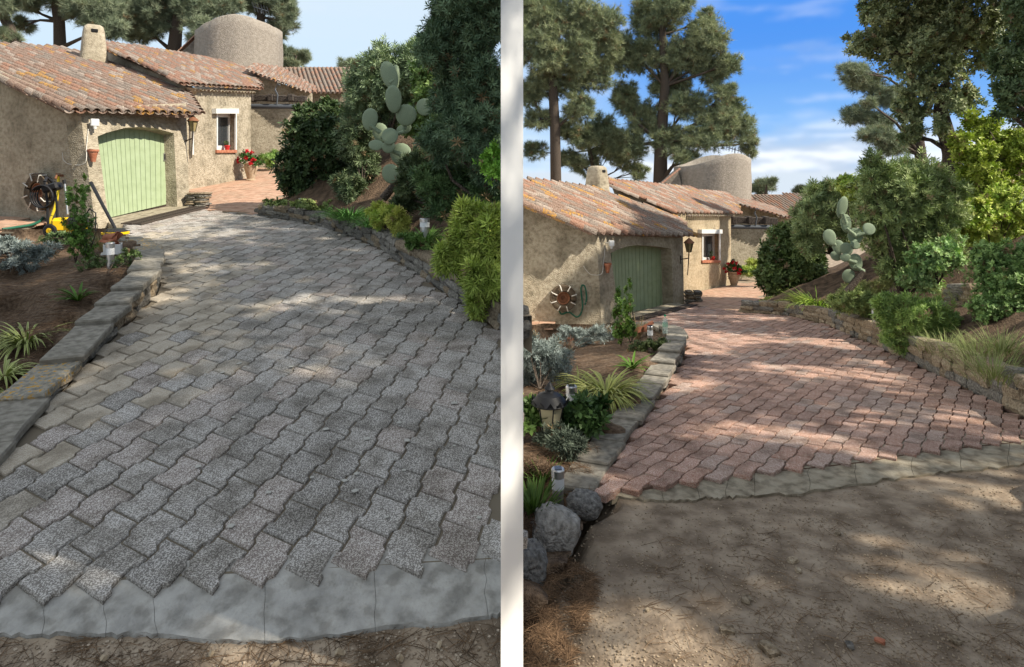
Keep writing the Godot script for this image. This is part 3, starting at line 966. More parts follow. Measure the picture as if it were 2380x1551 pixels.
func make_roof(house: Node3D, called: String, E1: Vector3, E2: Vector3, V: Vector3, px: Array, cols: int, s_from: int, s_to: int, rows: int, budget: Array, lichen := 0.12, pool := ["tile_grey", "tile_brown", "tile_pale", "tile_brown", "tile_grey", "tile_red", "tile_brown"]) -> Node3D:
	var roof := Node3D.new()
	roof.name = called
	house.add_child(roof, true)
	roof.position = -house.position
	var vd := V.normalized()
	var ed := (E2 - E1)
	var n := ed.cross(vd).normalized()
	if n.y < 0: n = -n
	var pl := Plane(n, E1 - n * 0.03)
	var sp := ed.length() / cols
	var along := ed.normalized()
	var perp := (along - vd * along.dot(vd))
	var gap := sp * perp.length()
	var st := new_st()
	var p2 := poly2(px)
	var up := PackedVector2Array()
	for p in p2: up.append(p + Vector2(-3, -9))
	for piece in Geometry2D.intersect_polygons(p2, up):
		var pp := []
		for p in piece: pp.append([p.x, p.y])
		slab(st, pl, pp, 0.08)
	part("deck", done(st), mats.tile_brown, roof)
	var zx := -vd
	var xx := n.cross(zx).normalized()
	var L := 0.36
	var rest := {}
	for j in rows:
		for i in range(s_from, s_to):
			for ch in [true, false]:
				var c := E1 + along * sp * (i + (0.5 if not ch else 0.0)) + vd * (L * (j + 0.42)) - n * 0.02
				var q := pixel(c + n * 0.05)
				if not Geometry2D.is_point_in_polygon(q, p2): continue
				var wild := R(0, 1)
				var k: String = pool[rng.randi() % pool.size()]
				if wild < lichen: k = "lichen_tile"
				var b := Basis(xx, n, zx)
				b = b * Basis(Vector3.RIGHT, 0.05 + R(-0.01, 0.01)) * Basis(Vector3.UP, R(-0.05, 0.05)) * Basis(Vector3(0, 0, 1), R(-0.06, 0.06))
				b = b.scaled_local(Vector3(gap * (0.80 if not ch else 0.74), gap * (0.92 if not ch else 0.6), L * 1.2))
				var xf := Transform3D(b, c + n * (gap * (0.12 if not ch else 0.0) + R(-0.006, 0.006)))
				if not ch and budget[0] > 0:
					budget[0] -= 1
					part("roof_tile", tile_mesh(false), mats[k], roof, xf)
				else:
					if not rest.has(k): rest[k] = new_st()
					rest[k].append_from(tile_mesh(ch), 0, xf)
	var am := ArrayMesh.new()
	for k in rest:
		rest[k].commit(am)
		am.surface_set_material(am.get_surface_count() - 1, mats[k])
	if rest:
		var f := part("bedded_tiles", am, null, roof)
		f.set_meta("kind", "stuff")
	return roof
func wall_box(pl: Plane, a: Array, b: Array, thick: float, st: SurfaceTool) -> void:
	slab(st, pl, [[a[0], a[1]], [b[0], a[1]], [b[0], b[1]], [a[0], b[1]]], thick)
func make_house(h: Dictionary) -> Dictionary:
	var right: bool = h.right
	var A := gp(h.cornerB[0], h.cornerB[1], right)
	var B := gp(h.frontB[0], h.frontB[1], right)
	var house := thing("stucco_house", h.label, "house", A, "rough stucco houses with clay roofs")
	var At := m(h.cornerT[0], h.cornerT[1], -A.z + 0.05)
	var front := pl3(A, B, At)
	var S := gp(h.sideB[0], h.sideB[1], right)
	var side := pl3(A, S, At)
	var stm: Material = mats.stucco
	# garage front with the arched opening
	var st := new_st()
	var op: Array = h.door
	var out := [[h.cornerB[0], h.cornerB[1] + 6], [op[0][0], op[0][1] + 8]]
	for i in range(1, op.size() - 1): out.append(op[i])
	out.append([op[-1][0], op[-1][1] + 8])
	out.append([h.frontB[0], h.frontB[1] + 6])
	out.append(h.frontT)
	out.append(h.cornerT)
	slab(st, front, out, 0.38)
	world_part("garage_wall", done(st), stm, house)
	# far end of the garage, behind its front wall
	st = new_st()
	var B2 := on(front, h.frontB[0], h.frontB[1] + 6)
	var T2 := on(front, h.frontT[0], h.frontT[1])
	var bk := -front.normal * 2.2
	quad(st, B2 - front.normal * 0.1, B2 + bk, T2 + bk, T2 - front.normal * 0.1)
	world_part("garage_end_wall", done(st), stm, house)
	# side wall
	st = new_st()
	slab(st, side, h.side, 0.30)
	world_part("side_wall", done(st), stm, house)
	# door of planks set back in the opening
	var door := Node3D.new()
	door.name = "garage_door"
	house.add_child(door, true)
	door.position = -house.position
	var rec: float = h.recess
	var dpl := Plane(front.normal, front.d - rec)
	var planks := 14
	var top: Array = h.door_top
	var ytop := func(x: float) -> float:
		for i in top.size() - 1:
			if x <= top[i + 1][0]: return lerpf(top[i][1], top[i + 1][1], clampf((x - top[i][0]) / (top[i + 1][0] - top[i][0]), 0, 1))
		return top[-1][1]
	var dl: float = h.dl[0]; var dr: float = h.dr[0]
	for i in planks:
		# planks are equal on the door, so they narrow with distance
		var fa := float(i) / planks; var fb := float(i + 1) / planks
		var k: float = h.persp
		var x0 := lerpf(dl, dr, fa * k / (1.0 + fa * (k - 1.0))); var x1 := lerpf(dl, dr, fb * k / (1.0 + fb * (k - 1.0)))
		var lean: float = h.lean
		var l0 := lean * (1.0 - fa); var l1 := lean * (1.0 - fb)
		var yb0 := lerpf(h.dl[1], h.dr[1], (x0 - dl) / (dr - dl)); var yb1 := lerpf(h.dl[1], h.dr[1], (x1 - dl) / (dr - dl))
		var g: float = minf(0.5, (x1 - x0) * 0.04)
		st = new_st()
		slab(st, dpl, [[x0 + g + l0, yb0], [x1 - g + l1, yb1], [x1 - g, ytop.call(x1) - 6], [x0 + g, ytop.call(x0) - 6]], 0.03)
		part("plank", done(st), mats.door_paint, door)
	st = new_st()
	var bpl := Plane(front.normal, front.d - rec - 0.015)
	slab(st, bpl, [[dl - 8, h.dl[1]], [dr + 6 + h.lean, h.dr[1]], [dr + 6, top[-1][1] - 14], [(dl + dr) * 0.5, top[3][1] - 14], [dl - 14, top[0][1] - 10]], 0.02)
	part("backing", done(st), mats.iron, door)
	st = new_st()
	var hp: Array = h.handle
	slab(st, Plane(front.normal, front.d - rec + 0.02), [[hp[0], hp[1]], [hp[2], hp[1]], [hp[2], hp[3]], [hp[0], hp[3]]], 0.03)
	part("handle", done(st), mats.steel, door)
	st = new_st()
	var w: float = (hp[2] - hp[0]) * 0.28; var hh: float = (hp[3] - hp[1]) * 0.14
	slab(st, Plane(front.normal, front.d - rec + 0.026), [[hp[0] + w, hp[1] + hh], [hp[2] - w, hp[1] + hh], [hp[2] - w, hp[3] - hh], [hp[0] + w, hp[3] - hh]], 0.02)
	part("handle_slot", done(st), mats.black_plastic, door)
	# threshold
	st = new_st()
	var sl: Array = h.sill
	var f := []
	for p in sl: f.append(gp(p[0], p[1], right) + Vector3(0, 0.05, 0))
	slab3(st, f, poly2(sl) if not Geometry2D.is_polygon_clockwise(poly2(sl)) else poly2(sl), Vector3(0, -0.12, 0))
	world_part("threshold", done(st), mats.warm_concrete, house)
	# house wall with the window
	var C := gp(h.wallL[0], h.wallL[1], right)
	var D := gp(h.wallR[0], h.wallR[1], right)
	var wall := pl3(C, D, m(h.wallL[0], h.wallLT[1], -C.z))
	var wn: Array = h.window # x0 y0 x1 y1
	st = new_st()
	var mx: float = h.wallL[0] - h.wall_in
	var ex: float = h.wallR[0]
	var tl: float = h.wallLT[1]; var tr: float = h.wallRT[1]
	var yt := func(x: float) -> float: return lerpf(tl, tr, (x - h.wallL[0]) / (ex - h.wallL[0]))
	var yb := func(x: float) -> float: return lerpf(h.wallL[1], h.wallR[1], (x - h.wallL[0]) / (ex - h.wallL[0])) + 4.0
	slab(st, wall, [[mx, yb.call(mx)], [wn[0], yb.call(wn[0])], [wn[0], yt.call(wn[0])], [mx, yt.call(mx)]], 0.35)
	slab(st, wall, [[wn[2], yb.call(wn[2])], [ex, yb.call(ex)], [ex, yt.call(ex)], [wn[2], yt.call(wn[2])]], 0.35)
	slab(st, wall, [[wn[0], wn[1]], [wn[2], wn[1]], [wn[2], yt.call(wn[2])], [wn[0], yt.call(wn[0])]], 0.35)
	slab(st, wall, [[wn[0], yb.call(wn[0])], [wn[2], yb.call(wn[2])], [wn[2], wn[3]], [wn[0], wn[3]]], 0.35)
	var D1 := on(wall, ex, yb.call(ex)); var D2 := on(wall, ex, yt.call(ex))
	quad(st, D1 - wall.normal * 0.02, D2 - wall.normal * 0.02, D2 - wall.normal * 3.0, D1 - wall.normal * 3.0)
	world_part("house_wall", done(st), mats.stucco_warm_cast if right else stm, house)
	var win := Node3D.new()
	win.name = "window"
	house.add_child(win, true)
	win.position = -house.position
	var ipl := Plane(wall.normal, wall.d - 0.22)
	var ww: float = wn[2] - wn[0]; var wh: float = wn[3] - wn[1]
	var xr: float = wn[0] + ww * 0.62
	var fr := func(x0: float, y0: float, x1: float, y1: float, p: Plane, th: float, nm: String, mt: Material) -> void:
		var s2 := new_st()
		slab(s2, p, [[x0, y1], [x1, y1], [x1, y0], [x0, y0]], th)
		part(nm, done(s2), mt, win)
	var lx: float = wn[0] - ww * 0.1
	var fw := ww * 0.075
	fr.call(lx, wn[1], xr + fw, wn[3], Plane(wall.normal, wall.d - 0.27), 0.03, "pane", mats.window_glass)
	fr.call(lx, wn[1], lx + fw * 1.6, wn[3], ipl, 0.05, "frame", mats.white_plastic)
	fr.call(xr, wn[1], xr + fw * 1.8, wn[3], ipl, 0.05, "frame", mats.white_plastic)
	fr.call(lx + fw * 1.6, wn[3] - wh * 0.13, xr, wn[3], ipl, 0.05, "frame", mats.white_plastic)
	fr.call(lx + fw * 1.6, wn[1], xr, wn[1] + wh * 0.12, ipl, 0.05, "frame", mats.white_plastic)
	fr.call(xr + fw * 1.8, wn[1], wn[2] + fw * 4, wn[3], Plane(wall.normal, wall.d - 0.25), 0.06, "reveal", mats.stucco)
	fr.call(wn[0] - ww * 0.03, wn[1] + 1, wn[0] + ww * 0.03, wn[3], Plane(wall.normal, wall.d + 0.03), 0.05, "shutter_rail", mats.white_plastic)
	fr.call(wn[2] - ww * 0.03, wn[1] + 1, wn[2] + ww * 0.03, wn[3], Plane(wall.normal, wall.d + 0.03), 0.05, "shutter_rail", mats.white_plastic)
	fr.call(wn[0] - ww * 0.06, wn[1] - wh * 0.11, wn[2] + ww * 0.14, wn[1] + 2, Plane(wall.normal, wall.d + 0.16), 0.15, "shutter_box", mats.white_plastic)
	fr.call(wn[0] - ww * 0.02, wn[3] - 1.5, wn[2] + ww * 0.04, wn[3] + wh * 0.06, Plane(wall.normal, wall.d + 0.06), 0.30, "sill", mats.terracotta)
	# recess wall and the drum tower
	var rc: Array = h.recess_wall
	st = new_st()
	var p2 := poly2(rc)
	if Geometry2D.is_polygon_clockwise(p2): p2.reverse()
	f = []
	for p in p2: f.append(m(p.x, p.y, h.recess_d + (p.x - rc[0][0]) * 0.004))
	slab3(st, f, p2, Vector3(0, 0, -0.35))
	world_part("recess_wall", done(st), stm, house)
	var tw: Dictionary = h.tower
	st = new_st()
	var td: float = tw.d
	var cen := m(tw.x, 200, td + tw.r * td / F)
	var rad: float = tw.r * td / F
	var rings := 9
	var seg := 44
	var grid := []
	for j in rings + 4:
		var row := []
		for k in seg:
			var a := TAU * k / seg
			var sx := cos(a); var sz := sin(a)
			var px_x: float = tw.x + sx * tw.r
			var yp: float = lerpf(tw.yl, tw.ym, smoothstep(-1.0, 0.35, sx)) + maxf(sx - 0.5, 0.0) * tw.drop
			var ytopw := EYE + (HY - yp) / F * td
			var ybase: float = EYE + (HY - tw.yb) / F * td - 1.0
			var rr := rad * (1.0 + 0.015 * sin(k * 2.3) + 0.01 * sin(k * 1.1 + j))
			var y := lerpf(ybase, ytopw, minf(float(j) / rings, 1.0))
			if j == rings + 1: rr -= 0.05; y = ytopw + 0.04
			if j == rings + 2: rr -= 0.30; y = ytopw + 0.04
			if j == rings + 3: rr -= 0.34; y = ytopw - 0.8
			row.append(Vector3(cen.x + sx * rr, y, cen.z + sz * rr))
		grid.append(row)
	for j in grid.size() - 1:
		for k in seg:
			quad(st, grid[j][k], grid[j][(k + 1) % seg], grid[j + 1][(k + 1) % seg], grid[j + 1][k], 1)
	world_part("drum_tower", done(st), mats.tower_stucco, house)
	# lean-to wall that runs up to the drum
	st = new_st()
	var lt: Array = tw.lean
	p2 = poly2(lt)
	if Geometry2D.is_polygon_clockwise(p2): p2.reverse()
	f = []
	for p in p2: f.append(m(p.x, p.y, td + 1.2))
	slab3(st, f, p2, Vector3(0, 0, -1.2))
	world_part("tower_wing", done(st), mats.tower_stucco, house)
	st = new_st()
	var la := m(lt[0][0] - 4, lt[0][1], td + 1.0); var lb := m(lt[1][0] + 2, lt[1][1] - 2, td + 1.0)
	for i in 9:
		var p := la.lerp(lb, i / 8.0)
		var b := frame_of(lb - la)
		st.append_from(tile_mesh(false), 0, Transform3D(Basis(b.x, b.y, b.z).scaled_local(Vector3(0.3, 0.25, (lb - la).length() / 7.0)), p))
	world_part("wing_verge_tiles", done(st), mats.tile_red, house)
	# antenna on the drum
	st = new_st()
	var an := m(tw.ant[0], tw.ant[1], td + 2.0)
	var sc := td / F
	tube(st, [an, an + Vector3(0, 14 * sc, 0)], [0.03, 0.03], 5)
	tube(st, [an + Vector3(-20 * sc, 16 * sc, 0), an + Vector3(16 * sc, 5 * sc, 0)], [0.025, 0.025], 5)
	for i in 6:
		var p := (an + Vector3(-20 * sc, 16 * sc, 0)).lerp(an + Vector3(16 * sc, 5 * sc, 0), i / 5.0)
		tube(st, [p + Vector3(0.02, -0.2, -0.15), p + Vector3(-0.02, 0.2, 0.15)], [0.015, 0.015], 4)
	world_part("antenna", done(st), mats.beam_grey, house)
	# roofs
	var budget := [300]
	var E1: Vector3 = m(h.e1[0], h.e1[1], h.e1[2]); var E2: Vector3 = m(h.e2[0], h.e2[1], h.e2[2]); var Vl: Vector3 = m(h.v[0], h.v[1], h.v[2])
	make_roof(house, "garage_roof", E1, E2, Vl - E1, h.roof1, h.cols1, -1, 32, 30, budget, 0.10)
	var roof_pl := Plane((E2 - E1).cross(Vl - E1).normalized(), E1)
	var G1: Vector3 = m(h.g1[0], h.g1[1], h.g1[2]); var G2: Vector3 = m(h.g2[0], h.g2[1], h.g2[2])
	var gv: Vector3 = h.gv
	make_roof(house, "house_roof", G1, G2, gv, h.roof2, h.cols2, -14, 34, 34, [0], 0.06, ["tile_brown", "tile_red", "tile_pale", "tile_grey", "tile_red"])
	var H1: Vector3 = m(h.h1[0], h.h1[1], h.h1[2]); var H2: Vector3 = m(h.h2[0], h.h2[1], h.h2[2])
	make_roof(house, "tower_side_roof", H1, H2, h.hv, h.roof3, h.cols3, -75, 40, 30, [0], 0.02, ["tile_brown", "tile_red", "tile_pale", "tile_grey", "tile_red"])
	var K1: Vector3 = m(h.k1[0], h.k1[1], h.k1[2]); var K2: Vector3 = m(h.k2[0], h.k2[1], h.k2[2])
	make_roof(house, "far_roof", K1, K2, h.kv, h.roof4, h.cols4, -12, 34, 24, [0], 0.0, ["tile_brown", "tile_red", "tile_grey", "tile_grey"])
	# far house wall under its roof
	st = new_st()
	p2 = poly2(h.far_wall)
	if Geometry2D.is_polygon_clockwise(p2): p2.reverse()
	f = []
	for p in p2: f.append(m(p.x, p.y, h.k1[2] + 0.6))
	slab3(st, f, p2, Vector3(0, 0, -0.4))
	world_part("far_wall", done(st), stm, house)
	# cornice of tile ends under the house eave
	var cor := Node3D.new()
	cor.name = "cornice"
	house.add_child(cor, true)
	cor.position = -house.position
	var w1 := on(wall, h.wallL[0] - 1, tl + 6); var w2 := on(wall, ex, tr + 6)
	var cn := int(w1.distance_to(w2) / 0.2)
	for i in cn:
		var p := w1.lerp(w2, (i + 0.5) / cn) + wall.normal * 0.06
		var b := Basis((w2 - w1).normalized(), Vector3.UP, wall.normal)
		part("cornice_tile", tile_mesh(false), mats.stucco if i % 3 else mats.tile_pale, cor, Transform3D(b.scaled_local(Vector3(0.19, 0.15, 0.24)), p))
	# parapet and flashing where the garage roof meets the taller wall
	st = new_st()
	f = []
	var pp: Array = h.parapet
	p2 = PackedVector2Array()
	for p in pp: p2.append(Vector2(p[0], p[1]))
	for p in pp: f.append(m(p[0], p[1], p[2]))
	slab3(st, f, p2, Vector3(0.1, 0, -0.35))
	world_part("parapet_wall", done(st), stm, house)
	st = new_st()
	var fl: Array = h.flash
	var fp := []
	for p in fl: fp.append(m(p[0], p[1], p[2]))
	tube(st, fp, [0.07, 0.07, 0.07], 6)
	world_part("flashing", done(st), mats.flashing, house)
	# chimney
	var ch: Dictionary = h.chimney
	var cd: float = ch.d
	var cb := m(ch.x, ch.yb, cd)
	var cs := cd / F
	var ht: float = (ch.yb - ch.yt) * cs
	var cw: float = ch.w * cs
	st = new_st()
	var prof := [[0.56, -0.25], [0.54, 0.0], [0.50, 0.12], [0.44, 0.55], [0.40, 0.82], [0.36, 0.93], [0.26, 0.985], [0.0, 1.0]]
	var ang: float = ch.turn
	var rows := []
	for p in prof:
		var row := []
		for k in 24:
			var a := TAU * k / 24.0
			var c := Vector2(cos(a), sin(a))
			var sq := 1.0 / pow(pow(absf(c.x), 7.0) + pow(absf(c.y), 7.0), 1.0 / 7.0)
			var v: Vector2 = c * sq * p[0] * cw
			v = v.rotated(ang)
			row.append(cb + Vector3(v.x, p[1] * ht, v.y))
		rows.append(row)
	for j in rows.size() - 1:
		for k in 24:
			quad(st, rows[j][k], rows[j][(k + 1) % 24], rows[j + 1][(k + 1) % 24], rows[j + 1][k], 1)
	var chn := world_part("chimney", done(st), stm, house)
	var hole := part("flue_opening", box_mesh(Vector3(cw * 0.26, ht * 0.10, 0.05), 0.02), mats.dark_void, chn)
	var nrm := Vector3(cos(ang), 0, sin(ang))
	hole.transform = Transform3D(Basis(nrm.cross(Vector3.UP), Vector3.UP, nrm).orthonormalized(), cb + Vector3(0, ht * 0.80, 0) + nrm * cw * 0.405)
	return {"house": house, "front": front, "side": side, "wall": wall}

# ---------------------------------------------------------------- things on and around the house
func at_pl(pl: Plane, x: float, y: float, off := 0.0) -> Vector3:
	return on(pl, x, y) + pl.normal * off
func pl_basis(pl: Plane) -> Basis:
	var z := Vector3(pl.normal.x, 0, pl.normal.z).normalized()
	return Basis(Vector3.UP.cross(z), Vector3.UP, z)
func wall_lantern(pl: Plane, x: float, y: float, k: float, label: String) -> void:
	# x, y: where the lantern body hangs; k: metres per unit of height
	var o := at_pl(pl, x, y, 0.30)
	var t := thing("wall_lantern", label, "lantern", o, "iron wall lanterns")
	var prof := [Vector2(0.045, -0.16), Vector2(0.10, 0.06)]
	var st := new_st()
	var six := func(r: float, h: float) -> Array:
		var a := []
		for i in 6: a.append(Vector3(cos(TAU * i / 6) * r, h, sin(TAU * i / 6) * r) * k)
		return a
	var lo: Array = six.call(0.055, -0.17)
	var hi: Array = six.call(0.105, 0.06)
	for i in 6:
		var s2 := new_st()
		quad(s2, lo[i], hi[i], hi[(i + 1) % 6], lo[(i + 1) % 6])
		part("pane", done(s2), mats.amber_glass, t)
	for i in 6: tube(st, [lo[i] * 1.02, hi[i] * 1.02], [0.009 * k, 0.009 * k], 5)
	part("frame", done(st), mats.iron, t)
	part("cap", lathe([Vector2(0.0, 0.055), Vector2(0.14, 0.055), Vector2(0.13, 0.075), Vector2(0.05, 0.15), Vector2(0.025, 0.17), Vector2(0.0, 0.2)].map(func(v): return v * k), 6), mats.rust, t)
	var n := pl.normal * 0.30
	st = new_st()
	tube(st, [Vector3(0, -0.17, 0) * k, Vector3(0, -0.75, 0) * k - n * 0.15], [0.016 * k, 0.01 * k], 6)
	tube(st, [Vector3(0, -0.32, 0) * k, Vector3(0, -0.36, 0) * k - n], [0.014 * k, 0.014 * k], 6)
	box(st, Transform3D(pl_basis(pl), Vector3(0, -0.38, 0) * k - n * 0.95), Vector3(0.07, 0.24, 0.03) * k, 0.005)
	part("bracket", done(st), mats.iron, t)
func wall_pot(pl: Plane, x: float, y: float, h: float, label: String) -> void:
	var o := at_pl(pl, x, y, h * 0.42)
	var t := thing("wall_pot", label, "plant pot", o, "terracotta wall pots")
	part("pot", lathe([Vector2(0, -0.5), Vector2(0.16, -0.5), Vector2(0.22, -0.2), Vector2(0.33, 0.25), Vector2(0.35, 0.32), Vector2(0.42, 0.34), Vector2(0.42, 0.5), Vector2(0.36, 0.5), Vector2(0.30, 0.1), Vector2(0, 0.05)].map(func(v): return v * h), 20), mats.terracotta, t)
	part("hook", tube_mesh([Vector3(0, h * 0.5, 0), -pl.normal * h * 0.42 + Vector3(0, h * 0.6, 0)], [0.006, 0.006], 5), mats.iron, t)
func floodlight(pl: Plane, x: float, y: float, s: float, label: String) -> void:
	var o := at_pl(pl, x, y, 0.16)
	var t := thing("flood_light", label, "flood light", o, "white flood lights under the eaves")
	var b := Basis(Vector3.UP, 0.5) if true else Basis()
	var fb := pl_basis(pl).rotated(Vector3.UP, -0.7)
	part("housing", box_mesh(Vector3(s, s, s * 0.3), s * 0.1), mats.white_plastic, t, Transform3D(fb, Vector3.ZERO))
	part("lens", box_mesh(Vector3(s * 0.8, s * 0.8, s * 0.04), s * 0.015), mats.frosted, t, Transform3D(fb, fb.z * s * 0.16))
	part("sensor", lathe([Vector2(0, -0.9), Vector2(0.2, -0.85), Vector2(0.22, -0.5), Vector2(0, -0.45)].map(func(v): return v * s), 12), mats.white_plastic, t)
	part("arm", tube_mesh([fb.z * -s * 0.1, -pl.normal * 0.16 + Vector3(0, s * 0.1, 0)], [s * 0.09, s * 0.09], 8), mats.white_plastic, t)
func cable(called: String, label: String, pts: Array, r: float, mt: Material, category := "cable") -> void:
	var c := Curve3D.new()
	for i in pts.size():
		var tan: Vector3 = (pts[mini(i + 1, pts.size() - 1)] - pts[maxi(i - 1, 0)]) * 0.18
		c.add_point(pts[i], -tan, tan)
	c.bake_interval = maxf(c.get_baked_length() / 60.0, 0.01)
	var bp := Array(c.get_baked_points())
	var o := part(called, tube_mesh(bp, [r], 6), mt, self)
	tag(o, label, category)
func hose_reel(pl: Plane, x: float, y: float, r: float, label: String) -> void:
	var o := at_pl(pl, x, y, 0.12)
	var t := thing("hose_reel", label, "hose reel", o, "hose reels on the garage side walls")
	var b := pl_basis(pl)
	b = Basis(b.x, b.y, b.z)
	var st := new_st()
	for k in 5:
		for j in 3:
			var rr := r * (0.62 + 0.09 * k)
			var pts := []
			for i in 33:
				var a := TAU * i / 32.0
				pts.append(b * Vector3(cos(a) * rr, sin(a) * rr, -0.06 + j * 0.055 + 0.01 * sin(a * 3 + k)))
			tube(st, pts, [r * 0.058], 6)
	part("hose_coil", done(st), mats.tan_hose, t)
	part("drum", lathe([Vector2(0, 0.0), Vector2(r * 0.16, 0.01), Vector2(r * 0.18, 0.06), Vector2(r * 0.42, 0.05), Vector2(r * 0.5, 0.12), Vector2(r * 0.46, 0.12)], 24), mats.rust, t, Transform3D(Basis(b.x, b.z, -b.y), -b.z * 0.08))
	for i in 8:
		var a := TAU * i / 8.0 + 0.3
		var v := b * Vector3(cos(a), sin(a), 0)
		part("spoke", tube_mesh([v * r * 0.62 + b.z * 0.10, v * r * 1.02 + b.z * 0.11, v * r * 1.04 - b.z * 0.04], [0.014], 5), mats.white_cable, t)
func solar_light(at: Vector3, h: float, r: float, label: String) -> void:
	var t := thing("solar_light", label, "garden light", at, "small steel solar garden lights")
	part("post", lathe([Vector2(0, -0.03), Vector2(r * 0.86, -0.03), Vector2(r * 0.86, h * 0.52), Vector2(0, h * 0.52)], 18), mats.steel, t)
	part("diffuser", lathe([Vector2(0, h * 0.5), Vector2(r * 0.95, h * 0.5), Vector2(r * 0.95, h * 0.80), Vector2(0, h * 0.8)], 18), mats.frosted, t)
	part("cap", lathe([Vector2(0, h * 0.79), Vector2(r * 1.02, h * 0.79), Vector2(r * 1.02, h * 0.97), Vector2(r * 0.9, h), Vector2(0, h)], 18), mats.steel, t)
	part("solar_cell", box_mesh(Vector3(r * 1.15, 0.006, r * 1.15), 0.001), mats.window_glass, t, Transform3D(Basis(), Vector3(0, h + 0.002, 0)))
func flower_pot(at: Vector3, k: float, label: String, ball_at = null) -> void:
	var t := thing("flower_pot", label, "plant pot", at, "clay pots of red geraniums")
	part("urn", lathe([Vector2(0, 0), Vector2(0.17, 0), Vector2(0.18, 0.05), Vector2(0.13, 0.08), Vector2(0.19, 0.3), Vector2(0.24, 0.48), Vector2(0.25, 0.55), Vector2(0.22, 0.58), Vector2(0.27, 0.61), Vector2(0.27, 0.66), Vector2(0.21, 0.66), Vector2(0, 0.6)].map(func(v): return v * k), 22), mats.pale_clay, t)
	for s in [-1.0, 1.0]:
		part("handle", tube_mesh([Vector3(s * 0.2, 0.5, 0.12) * k, Vector3(s * 0.3, 0.46, 0.14) * k, Vector3(s * 0.27, 0.36, 0.13) * k, Vector3(s * 0.2, 0.36, 0.12) * k], [0.018 * k], 6), mats.pale_clay, t)
	var g := thing("geranium", label.replace("clay urn standing", "red flowering geranium in the urn"), "plant", at + Vector3(0, 0.62 * k, 0), "red geraniums")
	var xs := []; var cs := []
	scatter(xs, cs, [[Vector3(0, 0.18, 0) * k, Vector3(0.34, 0.2, 0.3) * k], [Vector3(0.2, 0.05, 0) * k, Vector3(0.2, 0.16, 0.2) * k]], 240, Vector2(0.10, 0.17) * k, [Color(0.03, 0.09, 0.02), Color(0.09, 0.19, 0.04)])
	copies("leaves", sprig("leaves"), mats.leaf, xs, cs, g)
	xs = []; cs = []
	for p in [Vector3(-0.42, 0.16, 0.1), Vector3(-0.28, 0.36, 0.1), Vector3(-0.1, 0.44, 0.1), Vector3(0.08, 0.40, 0.1), Vector3(-0.05, 0.2, 0.28), Vector3(0.18, 0.14, 0.26), Vector3(0.1, 0.02, 0.3), Vector3(-0.36, 0.05, 0.15)]:
		for i in 9:
			xs.append(Transform3D(Basis.from_euler(rv() * 3.0).scaled(Vector3.ONE * 0.10 * k), p * k + rv() * 0.03 * k))
			cs.append(Color(0.62, 0.012, 0.03) * R(0.7, 1.1))
	copies("blooms", sprig("leaves"), mats.flower, xs, cs, g)
func drain(q: Dictionary, px: Array) -> void:
	# px: near-left, far-right along the wall, and the outer edge
	var t := thing("drain_grate", "rusty slotted drain grate in front of the green garage door of the " + q.tag, "drain", Vector3.ZERO, "slotted drain channels")
	var a := gp(px[0][0], px[0][1], q.right); var b := gp(px[1][0], px[1][1], q.right)
	var c := gp(px[2][0], px[2][1], q.right)
	var dir := (b - a); var wv := c - a
	wv -= dir.normalized() * wv.dot(dir.normalized())
	var up := Vector3(0, 0.055, 0)
	var bs := Basis(dir.normalized(), Vector3.UP, wv.normalized())
	bs = bs.orthonormalized()
	var n := 30
	var l := dir.length() / n
	part("channel", box_mesh(Vector3(dir.length(), 0.02, wv.length())), mats.warm_concrete, t, Transform3D(bs, (a + b) * 0.5 + wv * 0.5 + Vector3(0, -0.01, 0)))
	for i in n:
		part("bar", box_mesh(Vector3(l * 0.42, 0.025, wv.length() * 0.94)), mats.grate, t, Transform3D(bs, a.lerp(b, (i + 0.5) / n) + wv * 0.5 + up))
	for s in [0.0, 0.5, 1.0]:
		part("rail", box_mesh(Vector3(dir.length(), 0.03, 0.03)), mats.grate, t, Transform3D(bs, (a + b) * 0.5 + wv * s + up + Vector3(0, 0.004, 0)))
func terrace(q: Dictionary, px: Array, o: Array, u: Vector2, v: Vector2, label: String, called := "terrace") -> void:
	var right: bool = q.right
	var base := structure(called, sheet_on_plane(px, right, 0.012), mats.mortar, label)
	var p2 := poly2(px)
	var s: float = -0.09333 if right else 0.09533
	var U := Vector3(u.x, s * u.y, -u.y); var V := Vector3(v.x, s * v.y, -v.y)
	var c0 := gp(o[0], o[1], right)
	var st := new_st()
	var g := 0.48
	var f := [(-U - V) * g, (U - V) * g, (U + V) * g, (V - U) * g]
	var up := Vector3(0, 0.03, 0); var dn := Vector3(0, 0.0, 0)
	quad(st, f[0] + up, f[1] + up, f[2] + up, f[3] + up)
	for i in 4: quad(st, f[i] + up, f[i] + dn, f[(i + 1) % 4] + dn, f[(i + 1) % 4] + up)
	var me := done(st)
	var count := 0
	for i in range(-40, 40):
		for j in range(-40, 40):
			var c := c0 + U * i + V * j
			if c.z > -6.0 or c.z < -36.0: continue
			if Geometry2D.is_point_in_polygon(pixel(c), p2) and count < 300:
				count += 1
				part("floor_tile", me, mats.terrace_tile if rng.randi() % 3 else mats.terrace_tile_worn, base, Transform3D(Basis(), c + Vector3(0, R(-0.002, 0.002), 0)))
	print("terrace ", count)
